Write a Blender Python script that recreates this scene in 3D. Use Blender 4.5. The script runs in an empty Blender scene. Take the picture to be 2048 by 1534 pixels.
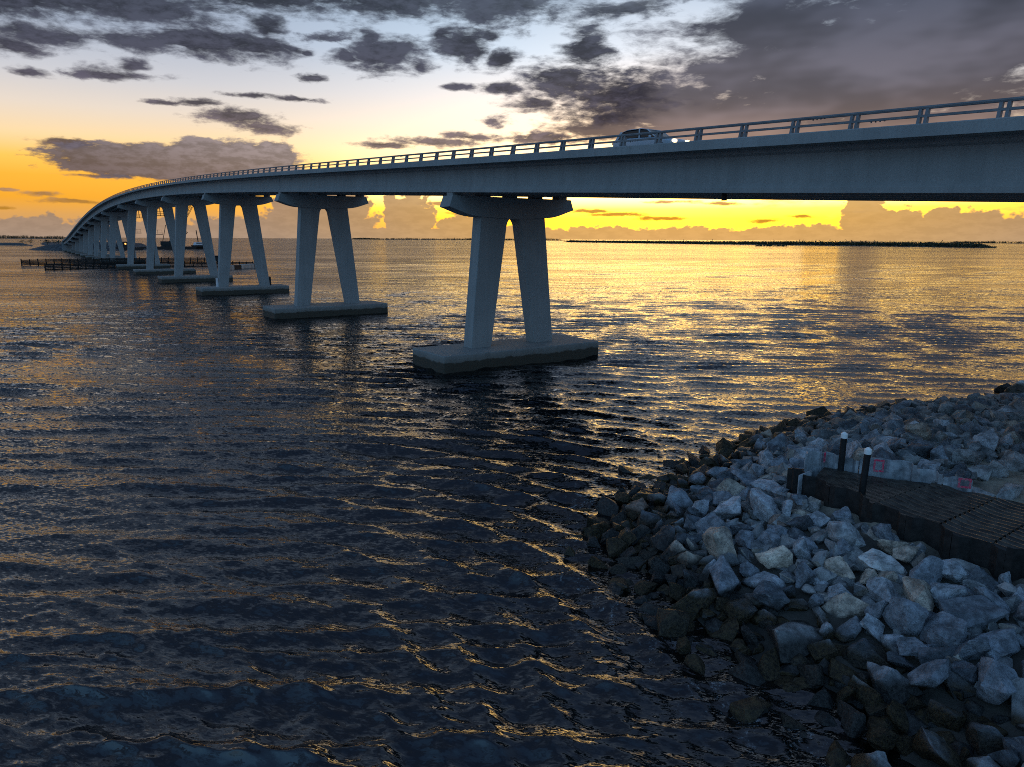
import bpy, bmesh, math, random
import numpy as np
from math import sin, cos, tan, atan, atan2, asin, radians, degrees, pi, hypot
from mathutils import Vector, Matrix, noise as mnoise

random.seed(7)
RNG = np.random.default_rng(11)
SC = bpy.context.scene
COL = SC.collection

# ------------------------------------------------------------------ camera
F = 1421.0                      # focal length in pixels of a 2048 wide frame
CAM_H = 9.4                     # metres above the water
PITCH = atan((767 - 478) / F)
ROLL = radians(0.25)
cam_d = bpy.data.cameras.new('camera')
cam = bpy.data.objects.new('camera', cam_d)
COL.objects.link(cam)
cam_d.sensor_width = 36.0
cam_d.lens = F / 2048 * 36.0
cam_d.clip_start = 0.1
cam_d.clip_end = 60000
_r0 = Vector((1, 0, 0))
_u0 = Vector((0, sin(PITCH), cos(PITCH)))
_f0 = Vector((0, cos(PITCH), -sin(PITCH)))
_r = _r0 * cos(ROLL) + _u0 * sin(ROLL)
_u = -_r0 * sin(ROLL) + _u0 * cos(ROLL)
M = Matrix((_r, _u, -_f0)).transposed().to_4x4()
M.translation = (0, 0, CAM_H)
cam.matrix_world = M
SC.camera = cam


def ray(x, y):
    u, v = (x - 1024) / F, (767 - y) / F
    return _f0 + _r * u + _u * v


def azel(x, y):
    d = ray(x, y).normalized()
    return degrees(atan2(d.x, d.y)), degrees(asin(d.z))


def on_z(x, y, z):
    d = ray(x, y)
    k = (z - CAM_H) / d.z
    return d.x * k, d.y * k


# ------------------------------------------------------------------ node helper
class NB:
    def __init__(self, tree):
        self.t = tree
        self.n = tree.nodes
        self.l = tree.links

    def new(self, kind, **kw):
        nd = self.n.new(kind)
        for k, v in kw.items():
            setattr(nd, k, v)
        return nd

    def put(self, sock, v):
        if isinstance(v, bpy.types.NodeSocket):
            self.l.new(v, sock)
        elif v is not None:
            if isinstance(v, (tuple, list)) and len(v) == 3 and sock.type == 'RGBA':
                v = (*v, 1)
            sock.default_value = v

    def math(self, op, a, b=None, c=None, clamp=False):
        nd = self.new('ShaderNodeMath', operation=op, use_clamp=clamp)
        self.put(nd.inputs[0], a)
        if b is not None:
            self.put(nd.inputs[1], b)
        if c is not None:
            self.put(nd.inputs[2], c)
        return nd.outputs[0]

    def vec(self, op, a, b=None, c=None):
        nd = self.new('ShaderNodeVectorMath', operation=op)
        self.put(nd.inputs[0], a)
        if b is not None:
            if op == 'SCALE':
                self.put(nd.inputs['Scale'], b)
            else:
                self.put(nd.inputs[1], b)
        if c is not None:
            self.put(nd.inputs[2], c)
        return nd.outputs['Value' if op in ('LENGTH', 'DOT_PRODUCT', 'DISTANCE') else 'Vector']

    def xyz(self, x=0.0, y=0.0, z=0.0):
        nd = self.new('ShaderNodeCombineXYZ')
        for s, v in zip(nd.inputs, (x, y, z)):
            self.put(s, v)
        return nd.outputs[0]

    def sep(self, v):
        nd = self.new('ShaderNodeSeparateXYZ')
        self.put(nd.inputs[0], v)
        return nd.outputs

    def noise(self, vec, scale=1.0, detail=4.0, rough=0.55, lac=2.0, dist=0.0, out='Fac', dim='3D'):
        nd = self.new('ShaderNodeTexNoise', noise_dimensions=dim)
        self.put(nd.inputs['Vector'], vec)
        nd.inputs['Scale'].default_value = scale
        nd.inputs['Detail'].default_value = detail
        nd.inputs['Roughness'].default_value = rough
        nd.inputs['Lacunarity'].default_value = lac
        nd.inputs['Distortion'].default_value = dist
        return nd.outputs[out]

    def maprange(self, v, a, b, c=0.0, d=1.0, smooth=True):
        nd = self.new('ShaderNodeMapRange', interpolation_type='SMOOTHSTEP' if smooth else 'LINEAR')
        for s, x in zip(nd.inputs, (v, a, b, c, d)):
            self.put(s, x)
        return nd.outputs[0]

    def mix(self, f, a, b, blend='MIX'):
        nd = self.new('ShaderNodeMix', data_type='RGBA', blend_type=blend)
        nd.clamp_factor = True
        self.put(nd.inputs[0], f)
        self.put(nd.inputs[6], a)
        self.put(nd.inputs[7], b)
        return nd.outputs[2]

    def ramp(self, f, stops, interp='LINEAR'):
        nd = self.new('ShaderNodeValToRGB')
        nd.color_ramp.interpolation = interp
        e = nd.color_ramp.elements
        while len(e) < len(stops):
            e.new(0.5)
        for el, (p, c) in zip(e, stops):
            el.position = p
            el.color = (*c, 1) if len(c) == 3 else c
        self.put(nd.inputs[0], f)
        return nd.outputs[0]


# ------------------------------------------------------------------ world: dusk sky with clouds
SUN_AZ, SUN_EL = 12.0, 3.0
world = bpy.data.worlds.new('World')
SC.world = world
world.use_nodes = True
nb = NB(world.node_tree)
nb.n.clear()
tc = nb.new('ShaderNodeTexCoord').outputs['Generated']
dx, dy, dz = nb.sep(tc)
AZ = nb.math('MULTIPLY', nb.math('ARCTAN2', dx, dy), 180 / pi)
EL = nb.math('MULTIPLY', nb.math('ARCSINE', dz), 180 / pi)
P = nb.xyz(AZ, EL, 0.0)


def el_ramp(stops):
    # elevation 0..90 mapped with a square root so that the low sky has room
    f = nb.math('SQRT', nb.math('DIVIDE', nb.math('MAXIMUM', EL, 0.0), 90.0))
    return nb.ramp(f, [(math.sqrt(e / 90.0), c) for e, c in stops])


sunward = el_ramp([(0, (.66, .36, .10)), (1.0, (.85, .40, .02)), (1.6, (1.25, .58, .008)), (2.3, (1.9, 1.05, .08)),
                   (3.2, (2.6, 1.9, .70)), (5.0, (1.5, 1.1, .60)), (8.0, (.92, .77, .62)), (10.5, (.68, .67, .69)),
                   (13.5, (.42, .56, .72)), (17, (.27, .41, .58)), (30, (.18, .25, .36)), (45, (.09, .14, .25)), (90, (.065, .125, .27))])
side = el_ramp([(0, (.35, .23, .16)), (1.5, (.50, .25, .08)), (2.6, (.68, .27, .006)), (4.0, (.76, .325, .006)),
                (5.2, (.82, .43, .05)), (6.6, (.76, .53, .28)), (8.5, (.62, .52, .45)), (10.5, (.46, .455, .50)),
                (13.5, (.30, .35, .46)), (17, (.23, .30, .42)), (30, (.17, .23, .34)), (45, (.09, .14, .25)), (90, (.065, .125, .27))])
away = el_ramp([(0, (.12, .20, .32)), (4, (.14, .28, .50)), (10, (.165, .36, .60)), (20, (.18, .41, .71)),
                (40, (.15, .36, .68)), (60, (.095, .21, .42)), (90, (.065, .125, .27))])
dazs = nb.math('ABSOLUTE', nb.math('SUBTRACT', AZ, SUN_AZ))
f_side = nb.maprange(dazs, 8, 36)
f_away = nb.maprange(dazs, 50, 120)
sky = nb.mix(f_side, sunward, side)
sky = nb.mix(f_away, sky, away)
nis = nb.new('ShaderNodeTexSky', sky_type='NISHITA')
nis.sun_disc = False
nis.sun_elevation = radians(SUN_EL)
nis.sun_rotation = radians(SUN_AZ)
sky = nb.mix(1.0, sky, nb.vec('SCALE', nis.outputs[0], 0.03), 'ADD')

# golden glow round the hidden sun
gl = nb.vec('LENGTH', nb.vec('MULTIPLY', nb.vec('SUBTRACT', P, (15, 4.2, 0)), (1 / 15, 1 / 2.7, 0)))
gl = nb.math('POWER', 2.718, nb.math('MULTIPLY', nb.math('MULTIPLY', gl, gl), -1.0))
sky = nb.mix(1.0, sky, nb.vec('SCALE', (1.9, .98, .03), gl), 'ADD')

# domain warp shared by the cloud layers
wn = nb.noise(nb.vec('MULTIPLY', P, (.22, .5, 1)), 1.0, 3, .6, out='Color', dim='2D')
warp = nb.vec('MULTIPLY', nb.vec('SUBTRACT', wn, (.5, .5, .5)), (2.6, 1.05, 0))
PW = nb.vec('ADD', P, warp)


def cells(points, coord):
    """distance field of a set of cloud bodies; (x, y, rx, ry) in photograph pixels turned into sky angles"""
    cur = None
    for x, y, rx, ry in points:
        a, e = azel(x, y)
        ia, ie = 1 / (rx / 24.8), 1 / (ry / 24.8)
        ln = nb.vec('LENGTH', nb.vec('MULTIPLY_ADD', coord, (ia, ie, 0), (-a * ia, -e * ie, 0)))
        cur = ln if cur is None else nb.math('MINIMUM', cur, ln)
    return nb.math('SUBTRACT', 1.0, cur)


dark_cells = cells([
    (60, 0, 200, 36), (270, 6, 220, 44), (560, -14, 190, 40), (800, -4, 260, 42), (1000, 12, 180, 42), (535, 48, 36, 26), (500, -90, 700, 80), (1200, -80, 400, 80),
    (395, 84, 215, 34), (500, 92, 110, 26), (250, 74, 90, 20), (70, 66, 90, 24), (30, 92, 60, 18),
    (230, 150, 80, 15), (275, 132, 30, 16), (68, 141, 26, 9),
    (575, 97, 40, 10), (612, 103, 26, 7),
    (770, 106, 105, 38), (690, 112, 44, 15), (835, 128, 40, 15), (745, 78, 30, 20),
    (925, 92, 65, 40), (1005, 118, 46, 22), (885, 66, 34, 20), (975, 72, 30, 14),
    (925, 174, 46, 9), (1010, 176, 50, 14), (1130, 162, 110, 42), (1210, 195, 130, 56), (1065, 206, 55, 22),
    (1170, 90, 50, 50), (1240, 20, 120, 20),
], PW)
mass_cells = cells([
    (1730, 170, 440, 190), (1480, 250, 320, 80), (1900, 60, 420, 150), (1560, 60, 190, 80), (1340, 210, 200, 70),
    (1210, 262, 120, 26), (1450, 150, 130, 50),
], PW)
small_cells = cells([
    (622, 155, 30, 9), (392, 205, 42, 9), (470, 236, 78, 17), (545, 258, 66, 14), (500, 190, 60, 6), (330, 205, 40, 5),
    (600, 200, 60, 6), (160, 150, 40, 8), (650, 76, 50, 12),
    (130, 286, 50, 9), (993, 243, 34, 12), (880, 284, 110, 13), (770, 291, 66, 7), (945, 274, 70, 13), (1085, 276, 90, 13),
    (16, 380, 16, 3.5), (82, 389, 28, 5), (150, 403, 60, 4), (8, 415, 22, 4.5), (200, 350, 60, 4),
    (1345, 404, 66, 4), (1452, 406, 60, 4), (1225, 431, 60, 4), (1335, 438, 50, 4), (1530, 441, 30, 4), (1600, 432, 24, 4),
    (1180, 424, 40, 4), (900, 408, 60, 5), (935, 428, 40, 4),
], nb.vec('ADD', P, nb.vec('SCALE', warp, .42)))
lens_cells = cells([(290, 322, 172, 33), (400, 306, 62, 28), (480, 320, 118, 38), (545, 318, 50, 36), (210, 312, 70, 20), (430, 350, 190, 16)],
                   nb.vec('ADD', P, nb.vec('SCALE', warp, .22)))
fb1 = nb.noise(nb.vec('MULTIPLY', PW, (.24, .85, 1)), 1.0, 6, .64, dim='2D')
fb2 = nb.noise(nb.vec('MULTIPLY', P, (.75, 2.1, 1)), 1.0, 5, .64, dim='2D')
fb3 = nb.noise(nb.vec('MULTIPLY', P, (.09, .26, 1)), 1.0, 3, .6, dim='2D')
n1 = nb.math('SUBTRACT', fb1, .5)
n2 = nb.math('SUBTRACT', fb2, .5)
d_dark = nb.maprange(nb.math('ADD', nb.math('ADD', dark_cells, nb.math('MULTIPLY', n1, 1.5)), nb.math('MULTIPLY', n2, .95)), -.12, .66)
d_mass = nb.maprange(nb.math('ADD', nb.math('ADD', mass_cells, nb.math('MULTIPLY', n1, 1.15)), nb.math('MULTIPLY', n2, .5)), -.15, .5)
d_small = nb.maprange(nb.math('ADD', nb.math('ADD', small_cells, nb.math('MULTIPLY', n1, 1.3)), nb.math('MULTIPLY', n2, 1.6)), -.15, .65)
d_lens = nb.maprange(nb.math('ADD', nb.math('ADD', lens_cells, nb.math('MULTIPLY', n1, .35)), nb.math('MULTIPLY', n2, .75)), -.02, .22)
# the deck of broken cloud goes on overhead and behind, as it runs out of the top of the view
inv = nb.math('DIVIDE', 1.0, nb.math('ADD', nb.math('MAXIMUM', dz, 0.0), .16))
PL = nb.xyz(nb.math('MULTIPLY', dx, inv), nb.math('MULTIPLY', dy, inv), 3.7)
ov = nb.noise(PL, 1.5, 5, .6, dim='2D')
ov = nb.maprange(nb.math('ADD', ov, nb.math('MULTIPLY', dy, .10)), .46, .66)
f_out = nb.math('MAXIMUM', nb.maprange(EL, 15.5, 21), nb.maprange(nb.math('ABSOLUTE', AZ), 37, 50))
d_over = nb.math('MULTIPLY', ov, nb.maprange(EL, 1.0, 12))

core = el_ramp([(0, (.40, .23, .10)), (3.0, (.28, .17, .12)), (4.5, (.235, .155, .13)), (6.5, (.135, .097, .10)), (9.0, (.078, .066, .085)),
                (12, (.052, .053, .078)), (16, (.044, .052, .076)), (30, (.075, .095, .15)), (45, (.05, .07, .12)), (90, (.05, .09, .19))])
core_far = core
core = nb.vec('SCALE', core, .70)
tex = nb.maprange(nb.math('ADD', nb.math('MULTIPLY', fb2, .55), nb.math('MULTIPLY', fb3, .45)), .36, .64, .62, 1.75)
core = nb.vec('SCALE', core, tex)
massc = nb.mix(nb.maprange(EL, 4.5, 11), (.29, .175, .125), (.105, .098, .125))
massc = nb.mix(nb.maprange(EL, 10, 17), massc, (.052, .06, .09))
massc = nb.vec('SCALE', massc, nb.maprange(fb3, .32, .68, .58, 1.2))
smallc = nb.mix(nb.maprange(EL, 1.5, 4), (.42, .19, .02), nb.vec('SCALE', core, 1.25))
base_sky = sky
sky = nb.mix(nb.math('MULTIPLY', d_mass, .97), sky, massc)
sky = nb.mix(nb.math('MULTIPLY', d_dark, .97), sky, core)
sky = nb.mix(nb.math('MULTIPLY', d_small, .95), sky, smallc)
lensc = nb.mix(nb.maprange(AZ, -36, -16), (.095, .082, .108), (.22, .18, .19))
lensc = nb.vec('SCALE', lensc, nb.maprange(EL, 4.5, 6.5, .85, 1.15))
lensc = nb.vec('SCALE', lensc, nb.maprange(fb2, .34, .66, .66, 1.05))
sky = nb.mix(nb.math('MULTIPLY', d_lens, .93), sky, lensc)

# cumulus bank standing on the horizon
vor = nb.new('ShaderNodeTexVoronoi', feature='F1', voronoi_dimensions='2D')
nb.put(vor.inputs['Vector'], nb.vec('MULTIPLY', nb.vec('ADD', P, nb.vec('SCALE', warp, .25)), (.9, 1.2, 1)))
vor.inputs['Scale'].default_value = 1.1
vor.inputs['Detail'].default_value = 2.0
vor.inputs['Roughness'].default_value = .6
puff = nb.math('SUBTRACT', .42, vor.outputs['Distance'])
bank_cells = cells([
    (1724, 440, 46, 72), (1790, 462, 70, 52), (1886, 452, 44, 50), (1940, 462, 90, 44), (2040, 470, 90, 42), (1640, 470, 80, 24),
    (655, 445, 118, 92), (600, 445, 70, 80), (786, 440, 26, 66), (826, 445, 60, 74), (560, 452, 50, 46), (930, 458, 80, 34),
    (98, 458, 30, 34), (60, 462, 60, 30), (210, 464, 90, 32), (330, 462, 60, 34), (450, 466, 80, 38), (0, 468, 60, 32),
], nb.vec('ADD', P, nb.vec('SCALE', warp, .18)))
hb = nb.noise(nb.xyz(nb.math('MULTIPLY', AZ, .16), 5.0, 0.0), 1.0, 2, .5, dim='2D')
band = nb.math('MULTIPLY', nb.math('SUBTRACT', nb.math('ADD', nb.math('MULTIPLY', hb, 1.2), .62), EL), .8)
bank = nb.math('MAXIMUM', bank_cells, band)
d_bank = nb.maprange(nb.math('ADD', bank, nb.math('MULTIPLY', puff, .30)), .04, .18)
bankc_sun = nb.ramp(nb.math('DIVIDE', EL, 4.0), [(0, (.60, .36, .14)), (.35, (.58, .34, .12)), (1, (.50, .31, .15))])
bankc_side = nb.ramp(nb.math('DIVIDE', EL, 4.0), [(0, (.38, .27, .20)), (.35, (.36, .245, .17)), (1, (.32, .21, .16))])
bankc = nb.mix(nb.maprange(dazs, 8, 36), bankc_sun, bankc_side)
bankc = nb.vec('SCALE', bankc, nb.maprange(fb2, .35, .65, .78, .88))
sky = nb.mix(nb.math('MULTIPLY', d_bank, .94), sky, bankc)
bg = nb.new('ShaderNodeBackground')
nb.put(bg.inputs['Color'], sky)
# the rest of the sky dome: the same gradient and broken cloud, without single cloud bodies
rest = nb.mix(nb.math('MULTIPLY', d_over, .88), base_sky, core_far)
restbank = nb.mix(f_away, nb.mix(nb.maprange(dazs, 8, 36), (.58, .34, .12), (.34, .25, .21)), (.12, .14, .21))
rest = nb.mix(nb.maprange(EL, 1.7, .9, 0, .9), rest, restbank)
bg2 = nb.new('ShaderNodeBackground')
nb.put(bg2.inputs['Color'], rest)
ms = nb.new('ShaderNodeMixShader')
nb.put(ms.inputs[0], f_out)
nb.l.new(bg.outputs[0], ms.inputs[1])
nb.l.new(bg2.outputs[0], ms.inputs[2])
wo = nb.new('ShaderNodeOutputWorld')
nb.l.new(ms.outputs[0], wo.inputs[0])
world.cycles.sampling_method = 'MANUAL'
world.cycles.sample_map_resolution = 1024

# ------------------------------------------------------------------ sun: almost set, veiled by the cloud bank
sun_d = bpy.data.lights.new('sun', 'SUN')
sun_d.energy = 0.06
sun_d.angle = radians(20)
sun_d.color = (1.0, .72, .36)
sun = bpy.data.objects.new('sun', sun_d)
COL.objects.link(sun)
sd = Vector((sin(radians(SUN_AZ)) * cos(radians(SUN_EL)), cos(radians(SUN_AZ)) * cos(radians(SUN_EL)), sin(radians(SUN_EL))))
sun.rotation_euler = sd.to_track_quat('Z', 'Y').to_euler()

SC.view_settings.view_transform = 'Standard'
SC.view_settings.look = 'None'
SC.view_settings.exposure = 0.28
SC.view_settings.gamma = 1
SC.view_settings.use_curve_mapping = False
SC.render.engine = 'CYCLES'
SC.cycles.max_bounces = 6
SC.cycles.diffuse_bounces = 3
SC.cycles.glossy_bounces = 3
SC.cycles.transparent_max_bounces = 8
SC.cycles.use_denoising = False
SC.cycles.filter_width = 1.0
SC.cycles.use_adaptive_sampling = True
SC.cycles.adaptive_threshold = .012
SC.cycles.sample_clamp_indirect = 6

# ------------------------------------------------------------------ materials
MATS = {}


def new_mat(name):
    m = bpy.data.materials.new(name)
    m.use_nodes = True
    b = NB(m.node_tree)
    b.n.clear()
    out = b.new('ShaderNodeOutputMaterial')
    MATS[name] = m
    return m, b, out


def principled(b, out, color, rough=.8, metal=0.0, bump=None, bstr=.3, bdist=.02, spec=.3):
    p = b.new('ShaderNodeBsdfPrincipled')
    b.put(p.inputs['Base Color'], color)
    b.put(p.inputs['Roughness'], rough)
    b.put(p.inputs['Metallic'], metal)
    p.inputs['Specular IOR Level'].default_value = spec
    if bump is not None:
        bn = b.new('ShaderNodeBump')
        bn.inputs['Strength'].default_value = bstr
        bn.inputs['Distance'].default_value = bdist
        b.put(bn.inputs['Height'], bump)
        b.put(p.inputs['Normal'], bn.outputs[0])
    b.l.new(p.outputs[0], out.inputs[0])
    return p


def simple(name, color, rough=.7, metal=0.0, var=.25, scale=4.0, bstr=.15):
    m, b, out = new_mat(name)
    pos = b.new('ShaderNodeNewGeometry').outputs['Position']
    n = b.noise(pos, scale, 6, .6)
    c = b.mix(b.maprange(n, .3, .7), tuple(v * (1 - var) for v in color), tuple(min(1, v * (1 + var)) for v in color))
    principled(b, out, c, rough, metal, n, bstr, .02)
    return m


def concrete_material(name, base, wet_top=None):
    m, b, out = new_mat(name)
    pos = b.new('ShaderNodeNewGeometry').outputs['Position']
    big = b.noise(pos, .35, 5, .6)
    streak = b.noise(b.vec('MULTIPLY', pos, (2.2, 2.2, .12)), 1.0, 5, .6)
    fine = b.noise(pos, 14, 4, .6)
    k = b.math('ADD', b.math('MULTIPLY', big, .5), b.math('MULTIPLY', streak, .5))
    c = b.mix(b.maprange(k, .34, .68), tuple(v * .86 for v in base), tuple(v * 1.08 for v in base))
    c = b.mix(b.math('MULTIPLY', b.maprange(fine, .4, .7), .25), c, tuple(v * .6 for v in base))
    drip = b.noise(b.vec('MULTIPLY', pos, (5.5, 5.5, .16)), 1.0, 4, .6)
    c = b.mix(b.math('MULTIPLY', b.maprange(drip, .58, .72), .2), c, tuple(v * .38 for v in base))
    rough = .85
    if wet_top is not None:
        z = b.sep(pos)[2]
        zz = b.math('ADD', z, b.math('MULTIPLY', b.math('SUBTRACT', b.noise(pos, 1.3, 6, .65), .5), .5))
        growth = b.maprange(zz, wet_top, wet_top - .14)
        c = b.mix(growth, c, b.mix(b.maprange(fine, .35, .7), (.012, .011, .009), (.04, .036, .03)))
        stain = b.maprange(zz, wet_top + .45, wet_top)
        c = b.mix(b.math('MULTIPLY', stain, .4), c, (.10, .085, .06))
    principled(b, out, c, rough, 0, fine, .25, .01)
    return m


concrete = concrete_material('concrete', (.27, .275, .27))
footing_mat = concrete_material('footing_concrete', (.23, .23, .22), .78)
deckmat = simple('asphalt', (.055, .055, .058), .9)
railmat = simple('rail_metal', (.16, .17, .18), .55, .2, .15, 2)
timber = simple('dark_timber', (.012, .011, .010), .8, 0, .4, 3)
steel_dark = simple('dark_steel', (.018, .016, .015), .65, 0, .5, 5)
galv = simple('light_sheet_pile', (.28, .30, .32), .6, .1, .45, 3)
black_pile = simple('black_pile', (.012, .012, .013), .5, 0, .3, 6)
white_cap = simple('white_cap', (.78, .78, .76), .5, 0, .05, 6)
def paint_material():
    m, b, out = new_mat('pink_paint')
    pos = b.new('ShaderNodeNewGeometry').outputs['Position']
    n = b.noise(pos, 16, 5, .7)
    principled(b, out, b.mix(b.maprange(n, .42, .62), (.60, .035, .09), (.34, .20, .22)), .7)
    return m


pink = paint_material()
sandm = simple('sand', (.34, .29, .23), .95, 0, .25, 2.0, .5)
island_mat = simple('island_soil', (.10, .095, .085), .95, 0, .35, .15)
far_rock = simple('far_riprap', (.06, .06, .062), .95, 0, .5, .5)
mangrove = simple('mangrove_leaf', (.05, .055, .03), .9, 0, .35, .2)
bark = simple('bark', (.05, .04, .03), .9)
carpaint = simple('car_paint', (.36, .42, .48), .25, .2, .04, 1)
glassm = simple('car_glass', (.012, .014, .017), .06, 0, .1, 1, 0)
rubber = simple('rubber', (.02, .02, .02), .8)
chrome = simple('chrome', (.6, .6, .62), .2, .9, .05, 2)
rustred = simple('rust_red', (.22, .05, .03), .7, 0, .3, 1)
cabin_white = simple('cabin_white', (.55, .56, .58), .5, 0, .1, 1)
pontoon_mat = simple('pontoon_grey', (.30, .28, .25), .8, 0, .25, .6)


def emission(name, color, strength):
    m, b, out = new_mat(name)
    e = b.new('ShaderNodeEmission')
    e.inputs[0].default_value = (*color, 1)
    e.inputs[1].default_value = strength
    b.l.new(e.outputs[0], out.inputs[0])
    return m


headlamp = emission('headlamp_on', (1.0, .72, .38), 12.0)
worklight = emission('work_light', (1.0, .45, .10), 3.0)


def rock_material(name, island):
    m, b, out = new_mat(name)
    geo = b.new('ShaderNodeNewGeometry')
    pos = geo.outputs['Position']
    oi = b.new('ShaderNodeObjectInfo')
    rnd = geo.outputs['Random Per Island'] if island else oi.outputs['Random']
    loc = b.new('ShaderNodeTexCoord').outputs['Object'] if not island else pos
    off = b.vec('SCALE', b.xyz(rnd, b.math('FRACT', b.math('MULTIPLY', rnd, 7.13)), b.math('FRACT', b.math('MULTIPLY', rnd, 3.71))), 40.0)
    q = b.vec('ADD', loc, off)
    n1 = b.noise(q, 1.6, 8, .62)
    n2 = b.noise(q, 7, 8, .68)
    n3 = b.noise(q, 34, 5, .7)
    strat = b.noise(b.vec('MULTIPLY', q, (1, 1, 4.0)), 2.2, 5, .6)
    tone = b.ramp(rnd, [(0, (.15, .155, .16)), (.22, (.22, .222, .225)), (.42, (.11, .115, .12)), (.6, (.26, .26, .255)),
                        (.76, (.17, .17, .17)), (.86, (.30, .27, .23)), (.93, (.19, .14, .115)), (1, (.27, .27, .27))])
    if not island:
        tone = oi.outputs['Color']
    c = b.vec('SCALE', tone, b.maprange(n1, .32, .68, .5, 1.6))
    c = b.mix(b.math('MULTIPLY', b.maprange(n2, .50, .66), .55), c, (.06, .06, .065))
    c = b.mix(b.math('MULTIPLY', b.maprange(strat, .56, .72), .45), c, (.42, .41, .395))
    c = b.mix(b.math('MULTIPLY', b.maprange(n3, .55, .72), .35), c, (.44, .43, .42))
    z = b.sep(pos)[2]
    zz = b.math('ADD', z, b.math('MULTIPLY', b.math('SUBTRACT', b.noise(pos, .9, 4, .6), .5), .7))
    wet = b.maprange(zz, .78, .50)
    alg = b.mix(b.maprange(n2, .35, .65), (.010, .008, .005), (.065, .044, .020))
    alg = b.mix(b.maprange(rnd, .45, .75), alg, b.mix(b.maprange(n2, .4, .6), (.012, .012, .012), (.04, .038, .035)))
    c = b.mix(wet, c, alg)
    h = b.math('ADD', b.math('MULTIPLY', n2, .7), b.math('MULTIPLY', n3, .25))
    h = b.math('ADD', h, b.math('MULTIPLY', strat, .5))
    principled(b, out, c, b.maprange(wet, 0, 1, .88, .42), 0, h, 1.0, .07, .3)
    return m


rock_mat = rock_material('riprap_stone', False)
rock_mat_many = rock_material('riprap_stone_small', True)


def ground_material():
    m, b, out = new_mat('shore_ground')
    pos = b.new('ShaderNodeNewGeometry').outputs['Position']
    n = b.noise(pos, 1.1, 7, .62)
    x, y, z = b.sep(pos)
    sand_mix = b.maprange(b.math('ADD', z, b.math('MULTIPLY', n, .3)), 1.5, 1.95)
    c = b.mix(b.maprange(n, .3, .7), (.030, .027, .023), (.07, .062, .052))  # low ground coloured dark, painting in the shade of gaps between stones
    c = b.mix(sand_mix, c, b.mix(b.maprange(b.noise(pos, 5, 6, .6), .3, .7), (.24, .20, .155), (.38, .33, .26)))
    principled(b, out, c, .95, 0, b.noise(pos, 6, 6, .65), .6, .05)
    return m


ground_mat = ground_material()


def panel_material():
    m, b, out = new_mat('weathered_panel')
    pos = b.new('ShaderNodeNewGeometry').outputs['Position']
    n = b.noise(pos, 3, 7, .65)
    n2 = b.noise(b.vec('MULTIPLY', pos, (9, 3, 9)), 1.0, 5, .6)
    c = b.mix(b.maprange(n, .35, .65), (.020, .016, .012), (.066, .053, .04))
    c = b.mix(b.math('MULTIPLY', b.maprange(n2, .5, .7), .6), c, (.012, .010, .008))
    principled(b, out, c, .42, 0, n2, .35, .02, .5)
    return m


panel_mat = panel_material()


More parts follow.
